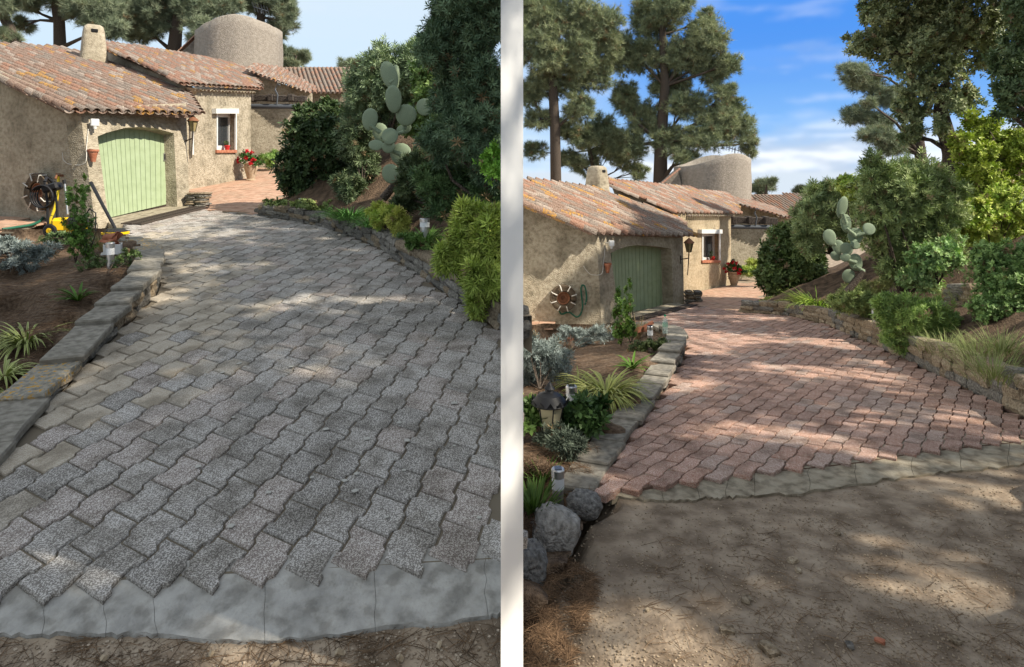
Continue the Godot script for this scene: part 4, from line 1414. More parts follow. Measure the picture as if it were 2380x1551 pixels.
func pad_mesh() -> ArrayMesh:
	if meshes.has("pad"): return meshes.pad
	var st := new_st()
	var grid := []
	for i in 9:
		var row := []
		for k in 16:
			var th := PI * i / 8.0; var ph := TAU * k / 16.0
			var p := Vector3(sin(th) * cos(ph), sin(th) * sin(ph), cos(th))
			var w := 1.0 - 0.16 * (1.0 - p.y) * 0.5
			row.append(Vector3(p.x * w, p.y, p.z * 0.16 * (1.0 + 0.12 * sin(p.x * 5) * sin(p.y * 4))))
		grid.append(row)
	for i in 8:
		for k in 16: quad(st, grid[i][k], grid[i][(k + 1) % 16], grid[i + 1][(k + 1) % 16], grid[i + 1][k], 1)
	meshes.pad = done(st)
	return meshes.pad
func cactus(label: String, pads: Array, stem: Array, d: float, pm: Material) -> void:
	var base := m(stem[-1][0], stem[-1][1], d)
	var t := thing("prickly_pear", label, "cactus", base, "prickly pear cacti on the banks")
	for p in pads:
		var dd: float = d + R(-0.3, 0.3)
		var s := dd / F
		var b := Basis(Vector3(0, 0, 1), R(-0.35, 0.35)) * Basis(Vector3(0, 1, 0), R(-0.25, 0.3)) * Basis(Vector3(1, 0, 0), R(-0.3, 0.1))
		part("pad", pad_mesh(), pm, t, Transform3D(b.scaled_local(Vector3(p[2] * s, p[3] * s, maxf(p[2], p[3]) * s) * 1.22), m(p[0], p[1], dd) - base))
	var pts := []
	for p in stem: pts.append(m(p[0], p[1], d) - base)
	part("stem", tube_mesh(pts, [0.05, 0.07, 0.08], 8), mats.bark, t)
	for p in pads:
		# each pad grows from the nearest pad below it
		var best = stem[0]
		for o in pads:
			if o[1] > p[1] + 4.0 and Vector2(o[0] - p[0], o[1] - p[1]).length() < Vector2(best[0] - p[0], best[1] - p[1]).length(): best = o
		if Vector2(best[0] - p[0], best[1] - p[1]).length() > 45.0 or best[1] < p[1]: continue
		var a := m(p[0], p[1] + p[3] * 0.6, d) - base
		part("joint", tube_mesh([a, m(best[0], best[1], d + 0.05) - base], [0.035, 0.05], 6), pm, t)

# ---------------------------------------------------------------- one-off things
func pressure_washer(at: Vector3, k: float) -> void:
	var t := thing("pressure_washer", "yellow and black pressure washer standing upright on wheels by the garage", "pressure washer", at)
	var yb := Basis(Vector3.UP, 0.25)
	part("housing", box_mesh(Vector3(0.52, 0.26, 0.3) * k, 0.05 * k), mats.yellow_plastic, t, Transform3D(yb, Vector3(0.12, 0.2, 0) * k))
	part("motor_cover", box_mesh(Vector3(0.30, 0.24, 0.32) * k, 0.06 * k), mats.black_plastic, t, Transform3D(yb, Vector3(0.28, 0.24, 0.02) * k))
	for s in [-1.0, 1.0]:
		var w := part("wheel", lathe([Vector2(0, -0.03), Vector2(0.10, -0.03), Vector2(0.12, -0.015), Vector2(0.12, 0.015), Vector2(0.10, 0.03), Vector2(0, 0.03)].map(func(v): return v * k), 20), mats.black_plastic, t, Transform3D(Basis(Vector3.RIGHT, PI / 2), Vector3(-0.1, 0.11, s * 0.19) * k))
		part("hub", lathe([Vector2(0, 0.03), Vector2(0.05, 0.035), Vector2(0, 0.04)].map(func(v): return v * k), 12), mats.yellow_plastic, w)
		part("handle_bar", tube_mesh([Vector3(-0.18, 0.1, s * 0.12) * k, Vector3(-0.2, 0.6, s * 0.12) * k, Vector3(-0.26, 0.98, s * 0.10) * k], [0.022 * k], 8), mats.black_plastic, t)
	part("handle_grip", tube_mesh([Vector3(-0.26, 0.98, -0.1) * k, Vector3(-0.3, 1.06, 0) * k, Vector3(-0.26, 0.98, 0.1) * k], [0.028 * k], 8), mats.black_plastic, t)
	part("hose_hook", box_mesh(Vector3(0.3, 0.14, 0.2) * k, 0.03 * k), mats.black_plastic, t, Transform3D(Basis(Vector3(0, 0, 1), 0.3), Vector3(-0.16, 0.88, 0.05) * k))
	var st := new_st()
	for j in 4:
		var pts := []
		for i in 21:
			var a := TAU * i / 20.0
			pts.append(Vector3(-0.24 + cos(a) * (0.14 + 0.02 * j), 0.72 + sin(a) * 0.2, 0.12 + j * 0.03) * k)
		tube(st, pts, [0.014 * k], 6)
	part("high_pressure_hose", done(st), mats.black_plastic, t)
	part("power_cord", tube_mesh([Vector3(0.4, 0.3, 0.05) * k, Vector3(0.55, 0.5, 0.1) * k, Vector3(0.66, 0.42, 0.1) * k, Vector3(0.66, 0.1, 0.1) * k, Vector3(0.6, 0.02, 0.1) * k], [0.012 * k], 6), mats.black_plastic, t)
	part("lance_tube", tube_mesh([Vector3(0.2, 0.4, 0.16) * k, Vector3(0.1, 0.95, 0.1) * k], [0.018 * k], 8), mats.steel, t)
	part("lance_tip", tube_mesh([Vector3(0.1, 0.95, 0.1) * k, Vector3(0.085, 1.02, 0.1) * k], [0.03 * k], 8), mats.black_plastic, t)
func bottle(at: Vector3, h: float) -> void:
	var t := thing("plastic_bottle", "clear plastic water bottle with green cap standing on the kerb wall", "bottle", at)
	part("body", lathe([Vector2(0, 0), Vector2(0.13, 0.0), Vector2(0.145, 0.03), Vector2(0.145, 0.25), Vector2(0.13, 0.3), Vector2(0.145, 0.35), Vector2(0.145, 0.62), Vector2(0.10, 0.78), Vector2(0.05, 0.88), Vector2(0.05, 0.93), Vector2(0, 0.93)].map(func(v): return v * h), 20), mats.bottle_plastic, t)
	part("label", lathe([Vector2(0.147, 0.36), Vector2(0.147, 0.58)].map(func(v): return v * h), 20), mat("bottle_label", Color(0.35, 0.55, 0.42), 0.5), t)
	part("cap", lathe([Vector2(0, 0.92), Vector2(0.06, 0.92), Vector2(0.06, 1.0), Vector2(0, 1.0)].map(func(v): return v * h), 14), mat("green_cap", Color(0.02, 0.35, 0.16), 0.4), t)
func garden_lantern(at: Vector3, h: float) -> void:
	# h: height of the lantern head; it stands on a short post in the bed
	var t := thing("garden_lantern", "black iron garden lantern with milky glass standing among the leaves of the bed", "lantern", at)
	part("post", lathe([Vector2(0, -0.75), Vector2(0.06, -0.75), Vector2(0.05, 0.0), Vector2(0.09, 0.02), Vector2(0, 0.03)].map(func(v): return v * h), 12), mats.black_iron, t)
	var six := func(r: float, y: float) -> Array:
		var a := []
		for i in 6: a.append(Vector3(cos(TAU * i / 6 + 0.3) * r, y, sin(TAU * i / 6 + 0.3) * r) * h)
		return a
	var lo: Array = six.call(0.17, 0.03); var hi: Array = six.call(0.28, 0.56)
	for i in 6:
		var s2 := new_st()
		quad(s2, lo[i], hi[i], hi[(i + 1) % 6], lo[(i + 1) % 6])
		part("pane", done(s2), mats.milky_glass, t)
		part("rib", tube_mesh([lo[i] * 1.02, hi[i] * 1.02], [0.014 * h], 6), mats.black_iron, t)
	part("roof", lathe([Vector2(0, 0.55), Vector2(0.33, 0.55), Vector2(0.36, 0.58), Vector2(0.33, 0.62), Vector2(0.22, 0.74), Vector2(0.10, 0.79), Vector2(0.08, 0.84), Vector2(0.11, 0.86), Vector2(0.07, 0.90), Vector2(0.04, 0.96), Vector2(0, 1.0)].map(func(v): return v * h), 24), mats.black_iron, t)
	var st := new_st()
	for i in 12:
		var a := TAU * i / 12.0
		var c := Vector3(cos(a), 0, sin(a))
		var s := Vector3(-sin(a), 0, cos(a))
		tri(st, (c * 0.35 + s * 0.07 + Vector3(0, 0.58, 0)) * h, (c * 0.35 - s * 0.07 + Vector3(0, 0.58, 0)) * h, (c * 0.39 + Vector3(0, 0.70, 0)) * h)
		tri(st, (c * 0.33 + s * 0.07 + Vector3(0, 0.58, 0)) * h, (c * 0.33 - s * 0.07 + Vector3(0, 0.58, 0)) * h, (c * 0.38 + Vector3(0, 0.70, 0)) * h)
	part("crest", done(st), mats.black_iron, t)
func pebbles(called: String, label: String, px: Array, right: bool, n: int, size: Vector2, cols: Array) -> void:
	var p2 := poly2(px)
	var lo := Vector2(1e9, 1e9); var hi := -lo
	for p in p2:
		lo = lo.min(p); hi = hi.max(p)
	var xs := []; var cs := []
	while xs.size() < n:
		var p := Vector2(R(lo.x, hi.x), R(lo.y, hi.y))
		if not Geometry2D.is_point_in_polygon(p, p2): continue
		var s := size.x + (size.y - size.x) * pow(R(0, 1), 3.0)
		var w := gp(p.x, p.y, right) + Vector3(0, -0.034 + s * 0.15, 0)
		xs.append(Transform3D(Basis.from_euler(Vector3(R(-0.4, 0.4), R(0, TAU), R(-0.4, 0.4))).scaled_local(Vector3(s, s * 0.6, s * R(0.6, 1.0))), w))
		cs.append((cols[0] as Color).lerp(cols[1], R(0, 1)))
	var o := copies(called, rough_block(1), mats.pebble, xs, cs, self)
	tag(o, label, "", "", "stuff")
func litter(called: String, label: String, px: Array, q, n: int, cols: Array, on_the_bed: bool) -> void:
	# fallen pine needles and twigs
	var lz := FastNoiseLite.new()
	lz.seed = 8
	lz.frequency = 0.012
	var p2 := poly2(px)
	var lo := Vector2(1e9, 1e9); var hi := -lo
	for p in p2:
		lo = lo.min(p); hi = hi.max(p)
	if not meshes.has("needle"):
		var st := new_st()
		tube(st, [Vector3(-0.5, 0, 0), Vector3(0, 0.03, 0.04), Vector3(0.5, 0, 0)], [0.009, 0.012, 0.006], 3)
		meshes.needle = done(st)
	var xs := []; var cs := []
	while xs.size() < n:
		var p := Vector2(R(lo.x, hi.x), R(lo.y, hi.y))
		if not Geometry2D.is_point_in_polygon(p, p2): continue
		if not on_the_bed and lz.get_noise_2d(p.x, p.y) < R(-0.25, 0.15): continue
		var w := (on_bed(q, p.x, p.y) + Vector3(0, 0.012, 0)) if on_the_bed else gp(p.x, p.y, q.right) + Vector3(0, -0.028, 0)
		var s := R(0.06, 0.16)
		xs.append(Transform3D(Basis.from_euler(Vector3(0, R(0, TAU), R(-0.12, 0.12))).scaled_local(Vector3(s, s, s)), w))
		cs.append((cols[0] as Color).lerp(cols[1], R(0, 1)))
	var o := copies(called, meshes.needle, mats.pebble, xs, cs, self)
	tag(o, label, "", "", "stuff")

func sky_picture() -> ImageTexture:
	var W := 1536; var H := 768
	var im := Image.create(W, H, false, Image.FORMAT_RGB8)
	im.fill(lin(Color(0.45, 0.50, 0.57)))
	var nz := FastNoiseLite.new()
	nz.seed = 3; nz.frequency = 1.0; nz.fractal_octaves = 6
	for j in H / 2 + 24:
		var el := PI / 2 - PI * (j + 0.5) / H
		var ye := sin(el)
		for i in W:
			var az := wrapf(TAU * (i + 0.5) / W, -PI, PI)
			# high haze over most of the sky, clear blue over the reddish drive
			var hazy := maxf(1.0 - smoothstep(-0.10, 0.26, az), smoothstep(0.85, 1.3, az))
			hazy = maxf(hazy, smoothstep(0.42, 0.75, ye))
			var up := clampf(ye + 0.035, 0, 1)
			var blue := Color(0.19, 0.37, 0.62).lerp(Color(0.056, 0.20, 0.56), smoothstep(0.03, 0.25, up)).lerp(Color(0.035, 0.12, 0.42), smoothstep(0.25, 0.9, up))
			var pale := Color(0.40, 0.52, 0.63).lerp(Color(0.47, 0.51, 0.56), smoothstep(0.05, 0.6, up))
			var c := blue.lerp(pale, hazy)
			if up < 0.5:
				var s := Vector3(sin(az), 0, -cos(az)) * 3.2
				var w := nz.get_noise_3d(s.x, up * 13.0, s.z) * 0.5 + nz.get_noise_3d(s.x * 3.1, up * 40.0, s.z * 3.1) * 0.22
				var bank := smoothstep(0.14, 0.0, up - 0.02 + w * 0.05)
				var cl := smoothstep(-0.12, 0.3, w + bank * 0.55 - 0.2) * smoothstep(0.16, 0.05, up)
				var wisp := smoothstep(0.05, 0.45, nz.get_noise_3d(s.x * 1.6 + 7.0, up * 26.0, s.z * 1.6)) * 0.30 * smoothstep(0.5, 0.1, up)
				var sh := nz.get_noise_3d(s.x * 2.0, up * 55.0 + 3.0, s.z * 2.0)
				var cc := Color(0.62, 0.65, 0.69).lerp(Color(0.36, 0.43, 0.53), smoothstep(-0.15, 0.3, sh))
				c = c.lerp(cc, clampf(maxf(cl * (1.0 - 0.75 * hazy), wisp * (1.0 - hazy * 0.6)), 0, 1))
			im.set_pixel(i, j, lin(c))
	return ImageTexture.create_from_image(im)

func beside(p: Vector3) -> float: # which side of the sunbeams on the added divider's pier
	return p.x - SUN.x * (p.z + 2.65) / SUN.z
func shade_tree(called: String, label: String, base: Vector3, region: Array, right: bool, n: int, holes: Array, tmin: float, tmax: float, gap: float, lift := 0.0) -> void:
	# a tree beside the picture whose high crown throws the dappled shade seen on the ground
	var p2 := poly2(region)
	var lo := Vector2(1e9, 1e9); var hi := -lo
	for p in p2:
		lo = lo.min(p); hi = hi.max(p)
	var nz := FastNoiseLite.new()
	nz.seed = 31; nz.frequency = 0.55
	var xs := []; var cs := []
	var cl := []
	var tries := 0
	while cl.size() < n and tries < n * 30:
		tries += 1
		var x := R(lo.x, hi.x)
		# even over the ground, not over the picture
		var y := lo.y + (hi.y - lo.y) * pow(R(0, 1), 1.9)
		if not Geometry2D.is_point_in_polygon(Vector2(x, y), p2): continue
		var g := gp(x, y, right)
		var ok := true
		for h in holes:
			if Vector2((x - h[0]) / h[2], (y - h[1]) / h[3]).length() < 1.0 + R(-0.25, 0.25): ok = false
		if not ok: continue
		if nz.get_noise_2d(g.x * 1.0, g.z * 1.0) > gap: continue
		var c := g + Vector3(0, lift, 0) + SUN * R(tmin, tmax)
		var back := c - SUN * ((c.z + 2.65) / SUN.z)
		if c.z > -2.65 and absf(back.x) < 1.15 and back.y < 3.7: continue
		if c.z < -0.5:
			var q := pixel(c)
			if q.y > -40.0 and q.x < 2450 and q.x > -60: continue
		cl.append(c)
	for c in cl:
		var tone := R(0, 1)
		for i in 20:
			var up := (rv() + Vector3(0, 0.6, 0)).normalized()
			var s := R(0.22, 0.36)
			var bs := frame_of(up)
			xs.append(Transform3D(Basis(bs.x, bs.z, -bs.y).scaled(Vector3.ONE * s), c - base + Vector3(rng.randfn(), rng.randfn(), rng.randfn()) * 0.2))
			cs.append(Color(0.035, 0.06, 0.025).lerp(Color(0.09, 0.12, 0.05), tone))
	if cl.is_empty(): return
	var t := thing(called, label, "tree", base)
	var mid := Vector3.ZERO
	for c in cl: mid += c
	mid = mid / cl.size() - base
	var top := Vector3(mid.x * 0.45, mid.y * 0.8, mid.z * 0.45)
	part("trunk", tube_mesh([Vector3(0, -0.3, 0), Vector3(0.1, top.y * 0.4, 0.05), top], [0.26, 0.2, 0.12], 10), mats.bark, t)
	var st := new_st()
	for i in range(0, cl.size(), maxi(1, cl.size() / 22)):
		var q: Vector3 = cl[i] - base
		if (beside(cl[i]) > 0.0) != (beside(base + top) > 0.0): continue
		tube(st, [top.lerp(Vector3(0.1, top.y * 0.4, 0.05), R(0, 0.5)), top.lerp(q, 0.5) + Vector3(0, 0.3, 0), q], [0.07, 0.045, 0.015], 5)
	part("limbs", done(st), mats.bark, t)
	copies("crown", sprig("small_leaves"), mats.pine, xs, cs, t)

# ---------------------------------------------------------------- build
func _ready() -> void:
	rng.seed = 20240611
	var cam := Camera3D.new()
	cam.name = "camera"
	cam.near = 0.05
	cam.far = 2000.0
	cam.projection = Camera3D.PROJECTION_FRUSTUM
	cam.size = 0.05 * 1551.0 / F
	cam.frustum_offset = Vector2(0, (HY - 775.5) / F * 0.05)
	cam.position = Vector3(0, EYE, 0)
	add_child(cam)
	cam.current = true
	var env := Environment.new()
	env.background_mode = Environment.BG_SKY
	var sky := Sky.new()
	var pm := PanoramaSkyMaterial.new()
	pm.panorama = sky_picture()
	pm.energy_multiplier = 1.0
	sky.sky_material = pm
	env.sky = sky
	env.tonemap_mode = Environment.TONE_MAPPER_LINEAR
	env.tonemap_exposure = 1.66
	env.sdfgi_enabled = true
	env.ssao_enabled = true
	env.ssil_enabled = true
	var we := WorldEnvironment.new()
	we.name = "environment"
	we.environment = env
	add_child(we)
	var sun := DirectionalLight3D.new()
	sun.name = "sun"
	sun.light_energy = 1.42
	sun.light_color = Color(1.0, 0.96, 0.89)
	sun.light_angular_distance = 0.8
	sun.shadow_enabled = true
	sun.basis = Basis.looking_at(-SUN)
	add_child(sun)

	make_materials()
	make_ground()
	for q in [L, Q]:
		make_bed(q)
		make_drive(q)
	make_edge(L, [[-60, 1372], [1190, 1306]], [[-60, 1468], [161, 1465], [357, 1465], [490, 1482], [612, 1482], [783, 1465], [881, 1450], [1028, 1438], [1190, 1415]], [-60, 100, 245, 360, 612, 870, 1130, 1183], mats.concrete)
	make_edge(Q, [[1400, 1142], [1489, 1142], [1582, 1123], [1705, 1106], [1876, 1093], [1998, 1079], [2145, 1054], [2341, 1034], [2460, 1020]], [[1400, 1146], [1426, 1150], [1529, 1159], [1744, 1149], [1852, 1142], [1950, 1127], [2047, 1112], [2194, 1093], [2460, 1068]], [1405, 1540, 1620, 1690, 1752, 1880, 1990, 2120, 2230, 2345, 2450], mats.warm_concrete)
	# added divider for the blank strip: end pier slanted to catch sun, low wall
	var st := new_st()
	var w := 26.0 / F
	var na := 2.60
	var fa := 2.60 + 0.10
	var p2 := PackedVector2Array([Vector2(-w * na, na), Vector2(w * fa, fa), Vector2(w * fa, 3.05), Vector2(-w * na, 3.05)])
	var f := []
	for p in p2: f.append(Vector3(p.x, EYE + 0.80, -p.y))
	slab3(st, f, p2, Vector3(0, -3.6, 0))
	var bw := thing("added_divider", "added slim white divider with a tall end pier for the blank strip between the two gardens", "wall")
	part("pier", done(st), mats.white_render, bw)
	for i in 12:
		var d0 := 3.05 + i * 2.4; var d1 := d0 + 2.4
		var rise := maxf(bank_rise(-0.4, d0 + 0.3), bank_rise(-0.4, d1 - 0.3))
		var y0 := plane_y(-1, d1) + 0.45 + rise
		part("wall_panel", box_mesh(Vector3(0.08, 6.0, 2.4)), mats.white_render, bw, Transform3D(Basis(), Vector3(-0.002, y0 - 3.0, -(d0 + d1) * 0.5)))

	var lab := {"L": "rough stucco house with green garage door lit by sun beside the grey drive", "R": "rough stucco house with green garage door in tree shade beside the reddish drive"}
	var HL := make_house({"right": false, "label": lab.L, "cornerB": [222, 527], "cornerT": [185, 250], "frontB": [440, 480], "frontT": [432, 240], "sideB": [0, 503],
		"side": [[222, 533], [-260, 478], [-260, 60], [0, 176], [184, 250]],
		"door": [[243, 507], [224, 318], [246, 309], [291, 297], [323, 295], [360, 298], [404, 310], [412, 474]], "door_top": [[222, 318], [246, 308], [291, 297], [323, 295], [360, 297], [392, 304]],
		"dl": [226.0, 508.0], "dr": [386.0, 475.0], "lean": 20.0, "persp": 0.84, "recess": 0.30, "handle": [380.0, 356.0, 386.0, 374.0], "sill": [[243, 515], [262, 532], [450, 490], [412, 474]],
		"wallL": [441, 443], "wallLT": [441, 205], "wallR": [583, 414], "wallRT": [583, 211], "wall_in": 30.0, "window": [505.0, 262.0, 549.0, 350.0],
		"recess_wall": [[560, 400], [720, 400], [720, 214], [640, 190], [566, 170]], "recess_d": 26.5,
		"tower": {"x": 556.0, "r": 101.0, "d": 30.0, "yl": 66.0, "ym": 33.0, "drop": 30.0, "yb": 170.0, "ant": [608, 31], "lean": [[414, 128], [458, 82], [475, 150], [414, 150]]},
		"e1": [183, 258, 13.15], "e2": [457, 264, 16.3], "v": [0, 180, 14.5], "roof1": [[150, 262], [0, 186], [-260, 70], [-260, 40], [0, 100], [150, 111], [195, 122], [243, 142], [340, 175], [432, 212], [442, 232], [466, 266], [440, 276]], "cols1": 13,
		"g1": [438, 196, 18.9], "g2": [600, 206, 23.2], "gv": Vector3(-4.86, 1.92, -3.7), "roof2": [[436, 204], [340, 152], [243, 114], [243, 97], [330, 108], [420, 123], [580, 152], [600, 185], [604, 208]], "cols2": 15,
		"h1": [591, 169, 26.2], "h2": [710, 213, 26.4], "hv": Vector3(-1.6, 1.5, -6.0), "roof3": [[572, 160], [591, 172], [714, 217], [740, 205], [655, 156], [590, 146]], "cols3": 12,
		"k1": [705, 215, 31.0], "k2": [800, 215, 31.0], "kv": Vector3(-1.1, 1.3, -2.5), "roof4": [[650, 156], [830, 156], [808, 216], [690, 217]], "cols4": 9, "far_wall": [[690, 214], [860, 212], [860, 330], [690, 400]],
		"parapet": [[436, 203, 19.0], [434, 216, 19.25], [250, 146, 22.3], [243, 118, 22.6]], "flash": [[432, 214, 19.2], [340, 176, 20.7], [252, 144, 22.2]],
		"chimney": {"x": 217.0, "yb": 142.0, "yt": 58.0, "w": 52.0, "d": 21.0, "turn": 0.9}})
	var HR := make_house({"right": true, "label": lab.R, "cornerB": [1398, 748], "cornerT": [1386, 538], "frontB": [1590, 703], "frontT": [1587, 530], "sideB": [1215, 751],
		"side": [[1398, 754], [1194, 756], [1194, 462], [1215, 470], [1386, 538]],
		"door": [[1442, 740], [1419, 589], [1434, 581], [1458, 573], [1482, 570], [1530, 573], [1561, 579], [1565, 708]], "door_top": [[1417, 590], [1434, 580], [1458, 573], [1482, 569], [1520, 571], [1552, 578]],
		"dl": [1421.0, 740.0], "dr": [1546.0, 711.0], "lean": 6.0, "persp": 0.82, "recess": 0.34, "handle": [1541.0, 615.0, 1546.0, 630.0], "sill": [[1438, 742], [1452, 752], [1596, 714], [1565, 706]],
		"wallL": [1595, 683], "wallLT": [1595, 497], "wallR": [1699, 663], "wallRT": [1699, 497], "wall_in": 14.0, "window": [1634.0, 541.0, 1674.0, 607.0],
		"recess_wall": [[1690, 662], [1800, 655], [1812, 505], [1760, 486], [1700, 470]], "recess_d": 31.0,
		"tower": {"x": 1655.0, "r": 91.0, "d": 36.0, "yl": 388.0, "ym": 358.0, "drop": 28.0, "yb": 450.0, "ant": [1708, 357], "lean": [[1538, 432], [1576, 398], [1590, 450], [1538, 450]]},
		"e1": [1388, 541, 15.75], "e2": [1608, 547, 20.5], "v": [1215, 472, 15.5], "roof1": [[1386, 549], [1215, 478], [1194, 470], [1194, 413], [1215, 419], [1315, 426], [1368, 432], [1427, 453], [1500, 478], [1578, 505], [1588, 520], [1616, 548], [1590, 556]], "cols1": 15,
		"g1": [1581, 493, 22.6], "g2": [1711, 495, 27.1], "gv": Vector3(-1.847, 0.715, 0.2), "roof2": [[1580, 499], [1500, 464], [1421, 436], [1407, 413], [1560, 432], [1692, 448], [1712, 480], [1716, 497]], "cols2": 17,
		"h1": [1692, 469, 30.4], "h2": [1818, 503, 30.8], "hv": Vector3(-2.2, 1.2, -5.5), "roof3": [[1672, 460], [1690, 469], [1820, 506], [1830, 500], [1750, 452], [1690, 445]], "cols3": 12,
		"k1": [1795, 505, 36.0], "k2": [1875, 507, 36.0], "kv": Vector3(-1.1, 1.25, -2.6), "roof4": [[1748, 452], [1905, 452], [1880, 509], [1785, 506]], "cols4": 9, "far_wall": [[1785, 504], [1910, 504], [1910, 600], [1785, 640]],
		"parapet": [[1580, 497, 22.5], [1577, 508, 22.55], [1430, 456, 22.0], [1422, 434, 22.1]], "flash": [[1578, 507, 22.5], [1500, 479, 22.2], [1428, 455, 21.9]],
		"chimney": {"x": 1388.0, "yb": 451.0, "yt": 385.0, "w": 46.0, "d": 21.5, "turn": 0.75}})
	make_walls_and_terraces()
	make_left_things(HL)
	make_right_things(HR)
	make_left_plants()
	make_right_plants()
	make_trees()

func make_walls_and_terraces() -> void:
	for q in [L, Q]:
		var b := flat_pts(q.bank, q.right)
		stone_wall("dry_stone_wall", "low dry stone wall holding the planted bank along the " + q.tag, "stone wall", b, q.bank_h, 3, 0.30, ["stone_grey", "stone_dark", "stone_brown"] if not q.right else ["stone_sand", "stone_brown", "stone_sand", "stone_grey"], [], 0.0, 2)
		var k := flat_pts(q.kerb, q.right)
		stone_wall("kerb_wall", "low stone kerb wall with flat coping around the bed by the " + q.tag, "stone wall", k, q.kerb_h, 2, 0.28, ["stone_brown", "stone_grey", "stone_dark"] if not q.right else ["stone_brown", "stone_grey"], ["flag_warm", "flag_warm", "flag_warm", "flag_warm", "flag_lichen"] if not q.right else ["flag_warm"], 0.36, 0)
	terrace(L, [[446, 462], [470, 487], [600, 503], [640, 480], [668, 440], [700, 390], [583, 388], [583, 416], [441, 444]], [520, 470], Vector2(0.045, 0.40), Vector2(0.36, -0.10), "terracotta tiled terrace beyond the grey drive")
	terrace(Q, [[1606, 690], [1614, 712], [1729, 729], [1772, 690], [1806, 655], [1700, 662], [1596, 684]], [1680, 700], Vector2(0.26, 0.36), Vector2(0.30, -0.22), "terracotta tiled terrace beyond the reddish drive")
	terrace(L, [[-260, 497], [0, 505], [112, 517], [30, 541], [-260, 541]], [40, 520], Vector2(0.45, -0.06), Vector2(0.10, 0.42), "narrow tiled path along the garage side wall by the grey drive", "tiled_path")
	terrace(Q, [[1194, 752], [1290, 752], [1270, 766], [1194, 770]], [1230, 758], Vector2(0.40, 0.0), Vector2(0.05, 0.42), "narrow tiled path along the garage side wall by the reddish drive", "tiled_path")
	# stacks of flat stones at the terrace corners
	for a in [[459, 482, 463, false], [1612, 703, 697, true]]:
		var base := gp(a[0], a[1], a[3])
		var t := thing("stone_stack", "small stack of flat stones at the garage corner by the " + ("reddish drive" if a[3] else "grey drive"), "stone stack", base, "stacks of flat stones")
		for i in 7:
			for j in 2:
				part("stone", rough_block(rng.randi()), mats[["stone_grey", "stone_dark", "stone_brown"][rng.randi() % 3]], t, Transform3D(Basis(Vector3.UP, R(-0.25, 0.25)).scaled_local(Vector3(R(0.2, 0.3), 0.055, R(0.3, 0.42))), Vector3((j - 0.5) * 0.24 + R(-0.03, 0.03), 0.04 + i * 0.05, R(-0.04, 0.04))))
	# timber beam and gutter across the recess of each house
	for a in [[L, 575, 712, 222, 236, 242, 256, 24.6, "grey drive"], [Q, 1694, 1806, 505, 520, 521, 531, 28.6, "reddish drive"]]:
		var d: float = a[7]
		var t := thing("pergola_beam", "dark timber beam with grey roller tube across the recess by the " + a[8], "beam", m((a[1] + a[2]) * 0.5, a[3], d), "beams across the house recesses")
		var s := d / F
		part("beam", box_mesh(Vector3((a[2] - a[1]) * s, (a[4] - a[3]) * s, 0.22), 0.02), mats.old_wood, t, Transform3D(Basis(Vector3(0, 0, 1), -0.03), Vector3(0, -(a[4] - a[3]) * s * 0.5, 0)))
		part("roller_tube", tube_mesh([Vector3(-(a[2] - a[1]) * s * 0.5, (a[3] - a[5] - 6) * s, 0.1), Vector3((a[2] - a[1]) * s * 0.38, (a[3] - a[5] - 7) * s, 0.1)], [0.10], 12), mats.beam_grey, t)
		for i in 3:
			part("rafter_end", box_mesh(Vector3(0.2, (a[4] - a[3]) * s * 1.15, 0.5), 0.02), mats.old_wood, t, Transform3D(Basis(), Vector3((-0.42 + i * 0.34) * (a[2] - a[1]) * s, -(a[4] - a[3]) * s * 0.45, 0.0)))
		part("hanging_hook", tube_mesh([Vector3(0.05, -0.4, 0.16) * 1.0, Vector3(0.1, 0.0, 0.2), Vector3(0.0, 0.2, 0.2), Vector3(0.1, 0.42, 0.2), Vector3(0.2, 0.36, 0.2)], [0.03], 6), mats.beam_grey, t)

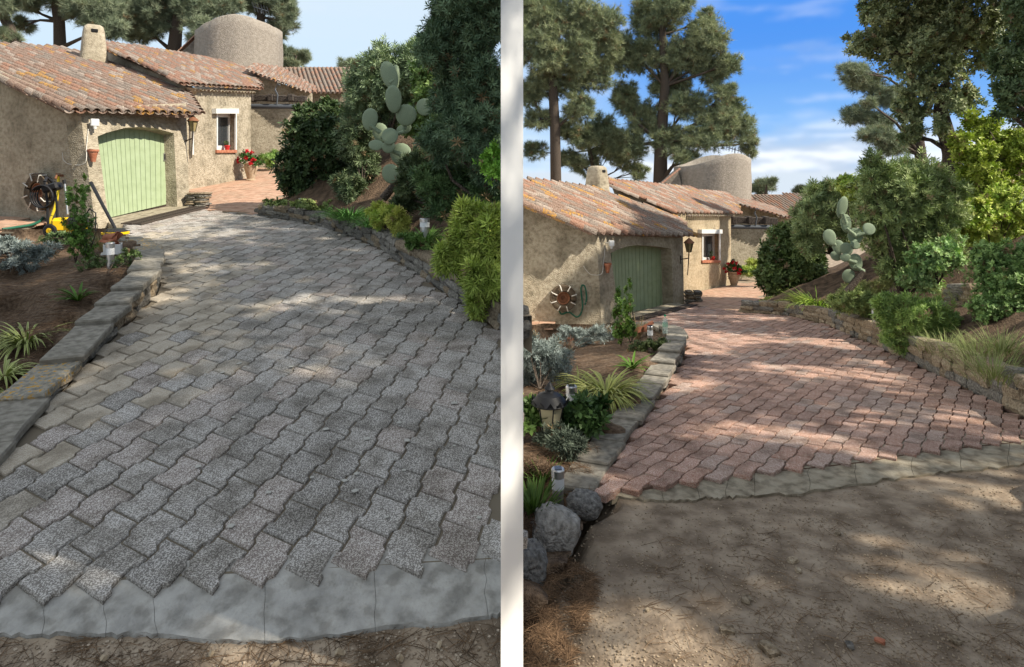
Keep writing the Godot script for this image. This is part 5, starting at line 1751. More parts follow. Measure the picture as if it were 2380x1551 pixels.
func make_left_things(h: Dictionary) -> void:
	var g := "beside the grey drive"
	wall_lantern(h.front, 424, 292, 1.15, "iron wall lantern with amber panes on the sunlit garage corner")
	wall_pot(h.front, 206, 364, 0.26, "terracotta wall pot hanging on the sunlit garage front " + g)
	floodlight(h.front, 205, 288, 0.16, "white square flood light under the sunlit garage eave " + g)
	cable("wall_cable", "white cable drooping round the sunlit garage corner", [at_pl(h.side, 148, 355, 0.03), at_pl(h.side, 152, 372, 0.04), at_pl(h.side, 168, 382, 0.04), at_pl(h.front, 192, 380, 0.05), at_pl(h.front, 198, 340, 0.03), at_pl(h.front, 202, 300, 0.03)], 0.008, mats.white_cable)
	cable("downpipe", "thin white downpipe between garage and house by the grey drive", [at_pl(h.wall, 439, 262, 0.1), at_pl(h.wall, 440, 360, 0.1)], 0.04, mats.white_plastic, "pipe")
	drain(L, [[282, 527], [447, 486], [296, 536]])
	hose_reel(h.side, 104, 446, 0.40, "tan garden hose coiled on a reel above the pressure washer")
	cable("yellow_hose", "yellow hose hanging from the tap on the shaded garage wall", [at_pl(h.side, 146, 410, 0.10), at_pl(h.side, 149, 440, 0.12), at_pl(h.side, 150, 480, 0.2), at_pl(h.side, 146, 520, 0.3)], 0.028, mats.yellow_hose, "hose")
	var tp := thing("water_tap", "brass water tap on the shaded garage wall by the grey drive", "tap", at_pl(h.side, 146, 408, 0.05))
	part("spout", tube_mesh([-h.side.normal * 0.05, h.side.normal * 0.08, h.side.normal * 0.10 + Vector3(0, -0.06, 0)], [0.025], 8), mats.rust, tp)
	part("handle", box_mesh(Vector3(0.10, 0.02, 0.03), 0.005), mats.rust, tp, Transform3D(Basis(), Vector3(0, 0.04, 0) + h.side.normal * 0.05))
	cable("green_hose", "dark green hose lying over the tiled path by the shaded garage wall", [gp(95, 500, false) + Vector3(0, 0.3, 0), gp(100, 512, false) + Vector3(0, 0.08, 0), gp(80, 527, false) + Vector3(0, 0.06, 0), gp(40, 535, false) + Vector3(0, 0.06, 0), gp(5, 540, false) + Vector3(0, 0.06, 0)], 0.03, mats.green_hose, "hose")
	pressure_washer(m(146, 548, 12.0), 1.02)
	var wp := m(268, 545, 11.8)
	var t := thing("patio_cleaner", "black lance with yellow rimmed round patio cleaner leaning on the garage wall", "patio cleaner", wp)
	part("lance", tube_mesh([Vector3(0, 0.1, 0), m(240, 480, 12.1) - wp, m(211, 425, 12.6) - wp], [0.028, 0.03, 0.035], 8), mats.black_plastic, t)
	part("cleaner_head", lathe([Vector2(0, 0.0), Vector2(0.20, 0.0), Vector2(0.2, 0.06), Vector2(0.13, 0.11), Vector2(0, 0.12)], 24), mats.black_plastic, t)
	part("rim", lathe([Vector2(0.2, 0.0), Vector2(0.225, 0.01), Vector2(0.225, 0.045), Vector2(0.2, 0.05)], 24), mats.yellow_plastic, t)
	solar_light(on_bed(L, 256, 620), 0.33, 0.055, "steel solar light with white band beside the crate of clay tiles")
	solar_light(m(987, 548, 9.6), 0.26, 0.075, "steel solar light between dark bushes on the bank of the grey drive")
	solar_light(m(700, 478, 14.3), 0.16, 0.06, "tiny solar light at the foot of the dark round bush")
	# crate with broken clay tiles
	var cp := on_bed(L, 262, 592)
	t = thing("plastic_crate", "white plastic crate standing on the planting bed behind the solar light", "crate", cp)
	part("floor", box_mesh(Vector3(0.30, 0.02, 0.22)), mats.white_plastic, t, Transform3D(Basis(Vector3.UP, 0.5), Vector3(0, 0.02, 0)))
	for i in 4:
		var b := Basis(Vector3.UP, 0.5 + i * PI / 2)
		part("side", box_mesh(Vector3(0.30 if i % 2 else 0.22, 0.15, 0.015), 0.004), mats.white_plastic, t, Transform3D(b, b.z * (0.11 if i % 2 else 0.15) + Vector3(0, 0.09, 0)))
	for i in 4:
		var tl := part("broken_tile", tile_mesh(false), mats.terracotta, self, Transform3D(Basis.from_euler(Vector3(R(-0.9, 0.3), R(0, 3), R(-0.6, 0.6))).scaled_local(Vector3(0.15, 0.12, 0.22)), cp + Vector3(R(-0.1, 0.05), 0.17 + i * 0.03, R(-0.05, 0.05))))
		tag(tl, "broken terracotta roof tile piled in the white crate", "tile", "broken tiles in the crate")
	flower_pot(gp(583, 421, false), 0.95, "clay urn standing on the terrace against the sunlit house wall")
	sill_pot(h.wall, 531, 346, 0.16, "small red pot with succulent on the window sill of the sunlit house")
	ball_topiary(m(590, 372, 25.5), 9 * 25.5 / F, "small clipped dark ball shrub behind the urn of the sunlit house")
	for a in [[700, 1430, 0.05], [790, 1508, 0.04], [1020, 1490, 0.03], [930, 1520, 0.03], [490, 1510, 0.025], [240, 1520, 0.03], [640, 1535, 0.035]]:
		if a[1] < 1480: continue
		var o := part("loose_stone", rough_block(rng.randi()), mats.stone_sand, self, Transform3D(Basis.from_euler(rv()).scaled_local(Vector3(a[2], a[2] * 0.6, a[2] * 0.8)), gp(a[0], a[1], false) + Vector3(0, -0.02, 0)))
		tag(o, "pale loose stone lying on the dirt below the grey drive", "stone", "loose stones below the grey drive")
	pebbles("gravel", "small pale gravel strewn on the dirt below the grey drive", [[-60, 1475], [300, 1470], [600, 1488], [880, 1455], [1183, 1425], [1183, 1580], [-60, 1580]], false, 3000, Vector2(0.003, 0.016), [Color(0.17, 0.125, 0.085), Color(0.42, 0.35, 0.27)])
	litter("pine_litter", "dry pine needles on the dirt below the grey drive", [[-60, 1475], [1183, 1440], [1183, 1580], [-60, 1580]], L, 700, [Color(0.06, 0.04, 0.025), Color(0.22, 0.14, 0.08)], false)
	litter("bed_litter", "dry brown needles and twigs on the bed beside the grey drive", [[0, 940], [60, 880], [180, 730], [300, 640], [300, 570], [0, 560]], L, 5000, [Color(0.05, 0.03, 0.02), Color(0.24, 0.15, 0.09)], true)
	# pale spots on the old pavers
	var xs := []; var cs := []
	for i in 90:
		var x := R(450, 1150); var y := R(520, 1250) if i > 40 else R(510, 620)
		if not Geometry2D.is_point_in_polygon(Vector2(x, y), poly2(L.drive)): continue
		var s := R(0.015, 0.05)
		xs.append(Transform3D(Basis(Vector3.UP, R(0, 6)).scaled_local(Vector3(s, 0.005, s * R(0.6, 1.0))), gp(x, y, false) + Vector3(0, 0.046, 0)))
		cs.append(Color(0.42, 0.41, 0.37))
	tag(copies("lichen", rough_block(2), mats.pebble, xs, cs, self), "pale lichen crusts dotted over the old grey pavers", "", "", "stuff")
func sill_pot(pl: Plane, x: float, y: float, h: float, label: String) -> void:
	var o := at_pl(pl, x, y + 3, -0.05)
	var t := thing("sill_pot", label, "plant pot", o, "small red pots on window sills")
	part("pot", lathe([Vector2(0, 0), Vector2(0.4, 0), Vector2(0.55, 0.8), Vector2(0.6, 0.8), Vector2(0.6, 1.0), Vector2(0, 0.95)].map(func(v): return v * h), 16), mats.red_pot, t)
	var xs := []; var cs := []
	scatter(xs, cs, [[Vector3(0, h * 1.4, 0), Vector3.ONE * h * 0.5]], 20, Vector2(0.08, 0.12), [Color(0.06, 0.1, 0.04), Color(0.12, 0.16, 0.08)])
	copies("succulent", sprig("narrow"), mats.leaf, xs, cs, t)
func ball_topiary(c: Vector3, r: float, label: String) -> void:
	plant("ball_shrub", label, "shrub", c - Vector3(0, r * 1.6, 0), [[c, Vector3.ONE * r]], 500, "small_leaves", Vector2(0.05, 0.09), [Color(0.015, 0.035, 0.015), Color(0.04, 0.07, 0.03)], mats.leaf, "clipped ball shrubs", 2)

func make_right_things(h: Dictionary) -> void:
	wall_lantern(h.front, 1580, 570, 1.25, "iron wall lantern on the shaded garage corner beside the reddish drive")
	wall_pot(h.front, 1404, 623, 0.24, "terracotta wall pot hanging on the shaded garage front beside the reddish drive")
	floodlight(h.front, 1408, 566, 0.15, "white square flood light under the shaded garage eave beside the reddish drive")
	cable("wall_cable", "white cable drooping round the shaded garage corner", [at_pl(h.side, 1356, 618, 0.03), at_pl(h.side, 1362, 628, 0.04), at_pl(h.side, 1374, 638, 0.04), at_pl(h.front, 1394, 636, 0.05), at_pl(h.front, 1400, 610, 0.03), at_pl(h.front, 1404, 575, 0.03)], 0.008, mats.white_cable)
	drain(Q, [[1462, 748], [1598, 712], [1474, 754]])
	hose_reel(h.side, 1307, 691, 0.31, "tan garden hose coiled on a reel on the dappled garage wall")
	cable("green_hose", "dark hose looping from the reel on the dappled garage wall", [at_pl(h.side, 1294, 705, 0.12), at_pl(h.side, 1302, 728, 0.1), at_pl(h.side, 1320, 724, 0.1), at_pl(h.side, 1340, 735, 0.1), at_pl(h.side, 1352, 715, 0.08), at_pl(h.side, 1349, 670, 0.07), at_pl(h.side, 1357, 664, 0.07), at_pl(h.side, 1362, 690, 0.07), at_pl(h.side, 1358, 708, 0.08)], 0.022, mats.green_hose, "hose")
	bottle(m(1546, 775, 11.9), 0.34)
	solar_light(on_bed(Q, 1511, 800), 0.33, 0.055, "steel solar light beside the terracotta tiles on the bed")
	solar_light(on_bed(Q, 1328, 972), 0.36, 0.062, "steel solar light half hidden behind the garden lantern")
	solar_light(m(1297, 1182, 5.15), 0.32, 0.052, "tall brushed steel solar light standing behind the boulders")
	solar_light(m(2037, 745, 12.6), 0.26, 0.085, "steel solar light among the green plants on the bank of the reddish drive")
	solar_light(m(1813, 704, 18.6), 0.16, 0.08, "tiny round solar light at the foot of the glossy round bush")
	garden_lantern(m(1277, 1005, 6.35), 0.50)
	for i in 3:
		var tl := part("broken_tile", tile_mesh(false), mats.terracotta, self, Transform3D(Basis.from_euler(Vector3(R(-0.6, 0.3), 0.6 + i * 0.4, R(-0.4, 0.4))).scaled_local(Vector3(0.2, 0.17, 0.3)), on_bed(Q, 1495, 782) + Vector3(i * 0.08 - 0.08, 0.08 + i * 0.05, 0)))
		tag(tl, "broken terracotta roof tile lying on the bed beside the solar light", "tile", "broken tiles on the bed")
	var br := part("clay_brick", rough_block(3), mats.terracotta, self, Transform3D(Basis(Vector3.UP, 0.3).scaled_local(Vector3(0.28, 0.12, 0.16)), on_bed(Q, 1319, 792) + Vector3(0, 0.05, 0)))
	tag(br, "single terracotta brick lying between the silver shrubs", "brick")
	for a in [[1357, 1172, 5.05, 41, 29, 44, "boulder_dark", "flat dark grey boulder beside the tall solar light"], [1287, 1232, 4.7, 58, 52, 5, "boulder_pale", "large pale grey rounded boulder at the corner of the bed"], [1226, 1325, 4.25, 42, 62, 8, "boulder_dark", "dark boulder against the added white divider"]]:
		var s: float = a[2] / F
		var o := part("boulder", boulder(a[5], Vector3(a[3], a[4], (a[3] + a[4]) * 0.5) * s), mats[a[6]], self, Transform3D(Basis(Vector3(0, 0, 1), -0.12), m(a[0], a[1], a[2])))
		tag(o, a[7], "boulder", "boulders edging the bed")
	flower_pot(gp(1706, 667, true), 0.95, "clay urn standing on the terrace against the shaded house wall")
	sill_pot(h.wall, 1659, 604, 0.18, "small red pot with succulent on the window sill of the shaded house")
	ball_topiary(m(1703, 612, 29.0), 8 * 29.0 / F, "small clipped dark ball shrub behind the urn of the shaded house")
	for a in [[1842, 1295, 0.07, "stone_sand"], [1856, 1318, 0.05, "stone_sand"], [1735, 1385, 0.07, "stone_brown"], [1788, 1500, 0.10, "stone_brown"], [2045, 1480, 0.05, "terracotta"], [1690, 1455, 0.08, "stone_brown"], [1505, 1408, 0.03, "stone_sand"], [2220, 1478, 0.06, "stone_brown"], [1975, 1490, 0.05, "stone_dark"], [1948, 1232, 0.05, "stone_brown"]]:
		var red: bool = a[3] == "terracotta"
		var o := part("loose_stone" if not red else "tile_shard", rough_block(rng.randi()), mats[a[3]], self, Transform3D(Basis(Vector3.UP, R(0, 3)).scaled_local(Vector3(a[2], a[2] * 0.4, a[2] * 0.75)), gp(a[0], a[1], true) + Vector3(0, -0.025, 0)))
		if red: tag(o, "small flat terracotta shard lying on the dirt track", "shard")
		else: tag(o, "flat loose stone pressed into the dirt track", "stone", "loose stones on the dirt track")
	var region := [[1300, 1340], [1400, 1165], [1529, 1165], [1744, 1155], [1950, 1132], [2194, 1098], [2440, 1075], [2440, 1600], [1230, 1600]]
	pebbles("gravel", "small gravel strewn over the dirt track below the reddish drive", region, true, 13000, Vector2(0.003, 0.014), [Color(0.22, 0.17, 0.118), Color(0.40, 0.32, 0.23)])
	litter("pine_litter", "dry pine needles and twigs on the dirt track", [[1500, 1250], [2380, 1150], [2400, 1560], [1500, 1560]], Q, 900, [Color(0.12, 0.08, 0.05), Color(0.30, 0.20, 0.12)], false)
	litter("pine_litter", "dry pine needles beside the boulders", [[1225, 1551], [1230, 1400], [1310, 1290], [1400, 1330], [1340, 1470], [1320, 1551]], Q, 2200, [Color(0.09, 0.055, 0.032), Color(0.30, 0.19, 0.11)], false)
	litter("bed_litter", "dry brown needles and twigs on the bed beside the reddish drive", [[1215, 1300], [1215, 770], [1440, 770], [1500, 850], [1400, 1030], [1370, 1150], [1300, 1240]], Q, 5000, [Color(0.05, 0.03, 0.02), Color(0.24, 0.15, 0.09)], true)

# ---------------------------------------------------------------- plants
const SILVER := [Color(0.16, 0.20, 0.19), Color(0.36, 0.41, 0.39)]
func make_left_plants() -> void:
	var near := " beside the grey drive"
	for a in [[[[30, 575, 35, 14], [0, 570, 30, 14]], 9.9, "silver leaved low shrub at the far end of the bed by the grey drive"], [[[60, 595, 36, 26], [95, 585, 35, 16], [40, 620, 25, 18], [65, 630, 20, 14]], 8.8, "silver leaved shrub in the middle of the bed by the grey drive"]]:
		plant("silver_shrub", a[2], "shrub", on_bed(L, a[0][0][0], a[0][0][1] + a[0][0][3] + 12), blobs_at(a[0], bed_depth(L, a[0][0][0], a[0][0][1] + a[0][0][3] + 8)), 500, "narrow", Vector2(0.07, 0.12), SILVER, mats.silver_leaf, "silver leaved shrubs", 8, "bark", 0.008)
	for a in [[[[168, 470, 9, 40], [170, 520, 14, 40], [175, 570, 18, 35]], 9.6, "upright narrow shrub with small green leaves nearer the pressure washer", 612], [[[192, 440, 7, 35], [190, 490, 11, 40], [197, 540, 14, 40], [200, 580, 18, 25]], 9.7, "taller upright narrow shrub with small green leaves before the garage corner", 606]]:
		plant("upright_shrub", a[2], "shrub", on_bed(L, a[0][0][0] + 8, a[3]), blobs_at(a[0], a[1]), 420, "small_leaves", Vector2(0.05, 0.09), [Color(0.05, 0.12, 0.02), Color(0.15, 0.27, 0.05)], mats.leaf, "upright narrow shrubs", 5, "bark", 0.008)
	tuft("strap_lily", "small strap leaved lily alone on the mulch by the grey drive", "plant", on_bed(L, 182, 700), 26, 0.30, 0.032, 0.9, Color(0.06, 0.15, 0.02), Color(0.10, 0.2, 0.03), 0.03)
	tuft("striped_grass", "large clump of cream striped spider grass spilling over the grey kerb", "plant", on_bed(L, 62, 805), 190, 0.48, 0.020, 1.9, Color(0.16, 0.24, 0.04), Color(0.50, 0.50, 0.22), 0.10)
	tuft("striped_grass", "smaller clump of cream striped spider grass at the low end of the grey kerb", "plant", on_bed(L, 8, 880), 90, 0.32, 0.018, 1.9, Color(0.16, 0.24, 0.04), Color(0.50, 0.50, 0.22), 0.06)
	tuft("striped_grass", "tiny striped spider grass seedling on the mulch by the grey kerb", "plant", on_bed(L, 14, 918), 22, 0.12, 0.012, 1.6, Color(0.16, 0.24, 0.04), Color(0.50, 0.50, 0.22), 0.02)
	tuft("dry_grass", "tuft of dry tan grass behind the crate" + near, "grass", on_bed(L, 238, 585), 90, 0.42, 0.007, 0.5, Color(0.30, 0.23, 0.11), Color(0.42, 0.34, 0.18), 0.05, "dry grass tufts", 2.2)
	plant("creeping_herb", "low green creeping herb around the solar light by the crate", "plant", on_bed(L, 250, 640), blobs_at([[230, 620, 40, 22], [270, 615, 45, 24], [300, 595, 22, 20], [215, 635, 30, 14]], 8.9), 700, "small_leaves", Vector2(0.04, 0.08), [Color(0.05, 0.09, 0.025), Color(0.14, 0.2, 0.07)], mats.leaf, "", 6, "bark", 0.006)
	plant("creeping_herb", "low pale green herb under the upright shrubs" + near, "plant", on_bed(L, 150, 560), blobs_at([[130, 555, 40, 12], [210, 560, 30, 12]], 10.6), 300, "small_leaves", Vector2(0.05, 0.09), [Color(0.08, 0.13, 0.05), Color(0.17, 0.24, 0.10)], mats.leaf, "", 3, "bark", 0.006)
	# bank
	plant("round_bush", "large dark glossy round bush between the terrace and the bank of the grey drive", "bush", gp(738, 486, false), blobs_at([[735, 405, 82, 72], [735, 325, 72, 62], [742, 272, 52, 36], [795, 410, 45, 60], [690, 390, 42, 62], [770, 350, 55, 55]], 15.4), 8500, "leaves", Vector2(0.13, 0.22), [Color(0.035, 0.065, 0.028), Color(0.10, 0.15, 0.055)], mats.leaf, "", 8, "bark", 0.04, 0.2)  # leaf colours darkened to put the bank's shade into them
	plant("grey_shrub", "tall grey green fine leaved shrub behind the cactus of the grey drive", "bush", m(900, 330, 14.6), blobs_at([[900, 170, 70, 55], [850, 200, 50, 55], [960, 160, 50, 50], [880, 250, 55, 50], [940, 240, 60, 60], [830, 290, 40, 40], [985, 130, 40, 40]], 14.4), 7000, "narrow", Vector2(0.13, 0.22), [Color(0.116, 0.180, 0.094), Color(0.337, 0.421, 0.232)], mats.leaf, "", 14, "bark", 0.03)
	plant("green_shrub", "mid green leafy shrub rising behind the prickly pear of the grey drive", "bush", m(1000, 330, 12.6), blobs_at([[1000, 200, 45, 60], [1020, 260, 50, 50], [975, 290, 40, 40]], 12.4), 2500, "small_leaves", Vector2(0.12, 0.2), [Color(0.106, 0.190, 0.054), Color(0.295, 0.421, 0.126)], mats.leaf, "", 6)
	plant("wild_olive", "tall dark wild olive bush arching over the bank of the grey drive", "bush", m(1130, 480, 9.9), blobs_at([[1080, 120, 70, 70], [1125, 50, 60, 60], [1130, 200, 55, 80], [1065, 220, 60, 60], [1100, 310, 70, 60], [1030, 330, 50, 45], [1030, 60, 40, 40], [1140, 390, 40, 60], [1000, 110, 28, 50], [1060, 10, 60, 40], [1140, -20, 60, 50]], 9.6), 9000, "narrow", Vector2(0.10, 0.17), [Color(0.064, 0.116, 0.064), Color(0.180, 0.264, 0.148)], mats.leaf, "", 18, "bark", 0.035)
	plant("undergrowth_bush", "dark low undergrowth bush beneath the wild olive of the grey drive", "bush", m(1070, 500, 10.1), blobs_at([[1080, 430, 75, 45], [1010, 420, 45, 35], [1130, 470, 45, 45], [1050, 480, 60, 30], [1145, 520, 30, 30]], 10.2), 3600, "narrow", Vector2(0.10, 0.17), [Color(0.042, 0.089, 0.037), Color(0.148, 0.232, 0.084)], mats.leaf, "", 8)
	plant("undergrowth_bush", "dark scrub covering the slope between cactus and wild olive of the grey drive", "bush", m(985, 470, 11.0), blobs_at([[975, 400, 40, 40], [1010, 370, 36, 40], [985, 450, 42, 30], [950, 430, 24, 24], [940, 470, 30, 16]], 11.2), 2600, "narrow", Vector2(0.10, 0.17), [Color(0.048, 0.072, 0.036), Color(0.144, 0.192, 0.084)], mats.leaf, "", 10)
	plant("undergrowth_bush", "tangled dark bush between cactus and round bush of the grey drive", "bush", m(840, 440, 14.0), blobs_at([[830, 330, 35, 50], [850, 400, 30, 40], [810, 440, 30, 35]], 14.2), 1800, "narrow", Vector2(0.12, 0.2), [Color(0.054, 0.094, 0.042), Color(0.168, 0.211, 0.106)], mats.leaf, "", 12)
	plant("bright_shrub", "bright yellow green shrub hanging over the stone wall of the grey drive", "bush", m(1115, 690, 7.35), blobs_at([[1105, 560, 55, 50], [1085, 505, 28, 35], [1135, 640, 45, 45], [1050, 600, 38, 32], [1112, 705, 22, 30], [1150, 550, 35, 60], [1130, 500, 30, 25]], 7.2), 2600, "narrow", Vector2(0.10, 0.17), [Color(0.20, 0.29, 0.05), Color(0.48, 0.55, 0.13)], mats.bright_leaf, "", 12, "bark", 0.012)
	plant("small_yellow_bush", "small yellow green bush behind the stone wall of the grey drive", "bush", m(895, 530, 11.2), blobs_at([[895, 505, 28, 24], [880, 490, 18, 14]], 11.2), 700, "narrow", Vector2(0.08, 0.13), [Color(0.274, 0.421, 0.064), Color(0.600, 0.600, 0.148)], mats.bright_leaf, "small yellow green bushes", 5, "bark", 0.01)
	plant("small_yellow_bush", "bronze tinged small bush next to the solar light of the grey drive", "bush", m(928, 540, 10.7), blobs_at([[927, 515, 24, 22]], 10.7), 500, "narrow", Vector2(0.08, 0.13), [Color(0.274, 0.316, 0.064), Color(0.589, 0.589, 0.148)], mats.bright_leaf, "small yellow green bushes", 4, "bark", 0.01)
	tuft("grass_clump", "dense green grass clump on the wall top of the grey drive", "grass", m(812, 512, 12.4), 320, 0.55, 0.016, 1.3, Color(0.106, 0.253, 0.064), Color(0.211, 0.421, 0.106), 0.3)
	tuft("grass_clump", "smaller green grass clump at the foot of the yellow bush of the grey drive", "grass", m(858, 528, 11.6), 160, 0.4, 0.014, 1.3, Color(0.106, 0.253, 0.064), Color(0.211, 0.421, 0.106), 0.18)
	tuft("grass_clump", "dark grass around the solar light on the bank of the grey drive", "grass", m(990, 560, 9.5), 200, 0.35, 0.010, 1.2, Color(0.084, 0.190, 0.042), Color(0.168, 0.316, 0.064), 0.2)
	plant("leafy_weed", "fresh green leafy weed at the edge of the wild olive", "plant", m(1145, 420, 8.6), blobs_at([[1145, 375, 25, 30], [1158, 400, 20, 20]], 8.6), 350, "leaves", Vector2(0.07, 0.12), [Color(0.126, 0.295, 0.042), Color(0.316, 0.569, 0.084)], mats.leaf, "", 3, "bark", 0.01)
	plant("low_weeds", "low weeds along the stone wall top near the round bush of the grey drive", "plant", m(650, 478, 14.4), blobs_at([[645, 470, 30, 8], [700, 475, 30, 10], [740, 488, 30, 9], [770, 478, 20, 12]], 14.0), 700, "small_leaves", Vector2(0.06, 0.12), [Color(0.106, 0.168, 0.054), Color(0.316, 0.379, 0.126)], mats.leaf, "", 4, "bark", 0.008)
	plant("low_weeds", "low leafy weeds on the wall top under the solar light of the grey drive", "plant", m(960, 560, 9.9), blobs_at([[950, 555, 30, 10], [1010, 575, 30, 14], [975, 570, 25, 10]], 9.6), 500, "leaves", Vector2(0.05, 0.10), [Color(0.084, 0.168, 0.042), Color(0.232, 0.358, 0.106)], mats.leaf, "", 4, "bark", 0.008)
	plant("low_weeds", "green strip of grassy plants at the foot of the recess wall of the sunlit house", "plant", m(625, 386, 25.6), blobs_at([[625, 372, 24, 12], [640, 366, 16, 12]], 25.6), 500, "narrow", Vector2(0.12, 0.2), [Color(0.148, 0.274, 0.064), Color(0.316, 0.463, 0.126)], mats.leaf, "", 2, "bark", 0.01)
	cactus("grey green prickly pear cactus on the shaded bank of the grey drive", [[905, 176, 17, 30], [918, 184, 10, 28], [914.5, 231, 17, 27], [859.6, 278, 17, 22], [884, 308.7, 16, 19], [943.6, 268, 22, 21], [906, 317, 17, 17], [874, 337.7, 17, 11], [903, 342, 15, 12], [939, 300, 17, 10], [932, 359, 22, 22], [908, 404, 20, 19], [987, 249, 19, 17], [1010, 66, 17, 23], [1023, 119, 9, 22]], [[952, 381], [925, 420], [890, 462]], 11.9, mats.pad)

func make_right_plants() -> void:
	for a in [[[[1255, 820, 45, 40], [1290, 850, 40, 40], [1235, 880, 30, 30], [1230, 800, 25, 25]], 8.8, 1400, "large silver leaved shrub beside the added white divider", 905], [[[1330, 775, 40, 14], [1370, 785, 45, 18], [1400, 775, 30, 14], [1350, 800, 25, 12]], 11.6, 900, "spreading silver leaved shrub before the dappled garage wall", 812]]:
		plant("silver_shrub", a[3], "shrub", on_bed(Q, a[0][0][0], a[4]), blobs_at(a[0], bed_depth(Q, a[0][0][0], a[4] - 6)), a[2], "narrow", Vector2(0.07, 0.12), SILVER, mats.silver_leaf, "silver leaved shrubs", 8, "bark", 0.008)
	for a in [[[[1436, 690, 6, 18], [1437, 725, 10, 25], [1437, 765, 14, 28]], "shorter upright narrow shrub before the shaded garage door"], [[[1460, 672, 5, 20], [1459, 705, 8, 25], [1460, 745, 12, 30], [1466, 775, 15, 22]], "taller upright narrow shrub before the shaded garage door"]]:
		plant("upright_shrub", a[1], "shrub", on_bed(Q, a[0][0][0] + 8, 803), blobs_at(a[0], 11.9), 420, "small_leaves", Vector2(0.06, 0.11), [Color(0.05, 0.12, 0.02), Color(0.17, 0.28, 0.05)], mats.leaf, "upright narrow shrubs", 5, "bark", 0.008)
	tuft("striped_grass", "large clump of cream striped spider grass beside the lantern", "plant", on_bed(Q, 1408, 922), 230, 0.58, 0.024, 1.7, Color(0.18, 0.25, 0.04), Color(0.52, 0.50, 0.2), 0.13)
	tuft("striped_grass", "smaller clump of cream striped spider grass in front of the silver shrub", "plant", on_bed(Q, 1345, 905), 70, 0.4, 0.02, 1.7, Color(0.18, 0.25, 0.04), Color(0.52, 0.50, 0.2), 0.08)
	tuft("striped_grass", "clump of striped spider grass against the added white divider", "plant", on_bed(Q, 1228, 960), 90, 0.42, 0.02, 1.7, Color(0.18, 0.25, 0.04), Color(0.52, 0.50, 0.2), 0.10)
	tuft("strap_lily", "small strap leaved lily behind the large striped clump", "plant", on_bed(Q, 1470, 858), 26, 0.36, 0.035, 0.9, Color(0.07, 0.16, 0.02), Color(0.12, 0.22, 0.03), 0.03)
	tuft("dry_grass", "tuft of dry tan grass behind the broken tiles beside the reddish drive", "grass", on_bed(Q, 1482, 788), 80, 0.5, 0.008, 0.5, Color(0.30, 0.23, 0.11), Color(0.42, 0.34, 0.18), 0.06, "dry grass tufts", 2.2)
	plant("creeping_herb", "low green creeping herb beside the bottle end of the kerb", "plant", on_bed(Q, 1520, 815), blobs_at([[1510, 805, 30, 14], [1540, 800, 22, 12], [1480, 805, 25, 10]], 10.9), 500, "small_leaves", Vector2(0.05, 0.09), [Color(0.05, 0.08, 0.025), Color(0.13, 0.17, 0.06)], mats.leaf, "", 5, "bark", 0.006)
	plant("broad_leaf_plant", "broad leaved dark green plant around the foot of the lantern", "plant", on_bed(Q, 1335, 1010), blobs_at([[1330, 965, 35, 25], [1365, 965, 35, 22], [1310, 990, 30, 20], [1390, 955, 20, 14], [1345, 990, 30, 15]], 6.7), 500, "leaves", Vector2(0.10, 0.17), [Color(0.03, 0.075, 0.02), Color(0.09, 0.16, 0.05)], mats.leaf, "", 8, "bark", 0.008)
	plant("broad_leaf_plant", "broad leaved green plant between lantern and added white divider", "plant", on_bed(Q, 1235, 1010), blobs_at([[1240, 985, 22, 16], [1228, 960, 16, 22]], 6.5), 160, "leaves", Vector2(0.10, 0.16), [Color(0.04, 0.09, 0.02), Color(0.12, 0.2, 0.05)], mats.leaf, "", 4, "bark", 0.008)
	plant("feathery_herb", "grey green feathery herb below the lantern", "plant", on_bed(Q, 1300, 1050), blobs_at([[1300, 1020, 40, 22], [1330, 1035, 30, 18], [1270, 1020, 25, 18]], 6.15), 700, "narrow", Vector2(0.05, 0.09), [Color(0.05, 0.07, 0.05), Color(0.13, 0.16, 0.12)], mats.silver_leaf, "", 6, "bark", 0.006)
	tuft("succulent_clump", "clump of fleshy green finger leaves beside the added white divider", "plant", on_bed(Q, 1240, 1190), 110, 0.22, 0.022, 0.35, Color(0.07, 0.14, 0.03), Color(0.14, 0.22, 0.05), 0.13, "", 1.4)
	tuft("succulent_clump", "smaller clump of fleshy green finger leaves behind the tall solar light", "plant", on_bed(Q, 1262, 1120), 60, 0.2, 0.02, 0.35, Color(0.07, 0.14, 0.03), Color(0.14, 0.22, 0.05), 0.09, "", 1.4)
	# bank
	var gl := [Color(0.074, 0.160, 0.045), Color(0.269, 0.415, 0.109)]
	plant("round_bush", "large glossy round bush between the terrace and the bank of the reddish drive", "bush", gp(1840, 706, true), blobs_at([[1842, 640, 62, 52], [1835, 585, 58, 48], [1830, 545, 40, 26], [1885, 625, 32, 45], [1792, 625, 28, 48], [1862, 600, 45, 40]], 19.8), 7500, "leaves", Vector2(0.16, 0.27), [Color(0.055, 0.09, 0.03), Color(0.20, 0.27, 0.09)], mats.leaf, "", 8, "bark", 0.04, 0.2)
	plant("grey_shrub", "tall grey green fine leaved shrub behind the cactus of the reddish drive", "bush", m(1930, 590, 18.4), blobs_at([[1915, 470, 40, 40], [1890, 510, 35, 40], [1950, 450, 42, 28], [1985, 470, 38, 40], [1930, 520, 45, 40], [1880, 560, 30, 30]], 18.2), 5500, "narrow", Vector2(0.16, 0.27), [Color(0.171, 0.245, 0.109), Color(0.465, 0.538, 0.245)], mats.leaf, "", 12, "bark", 0.03)
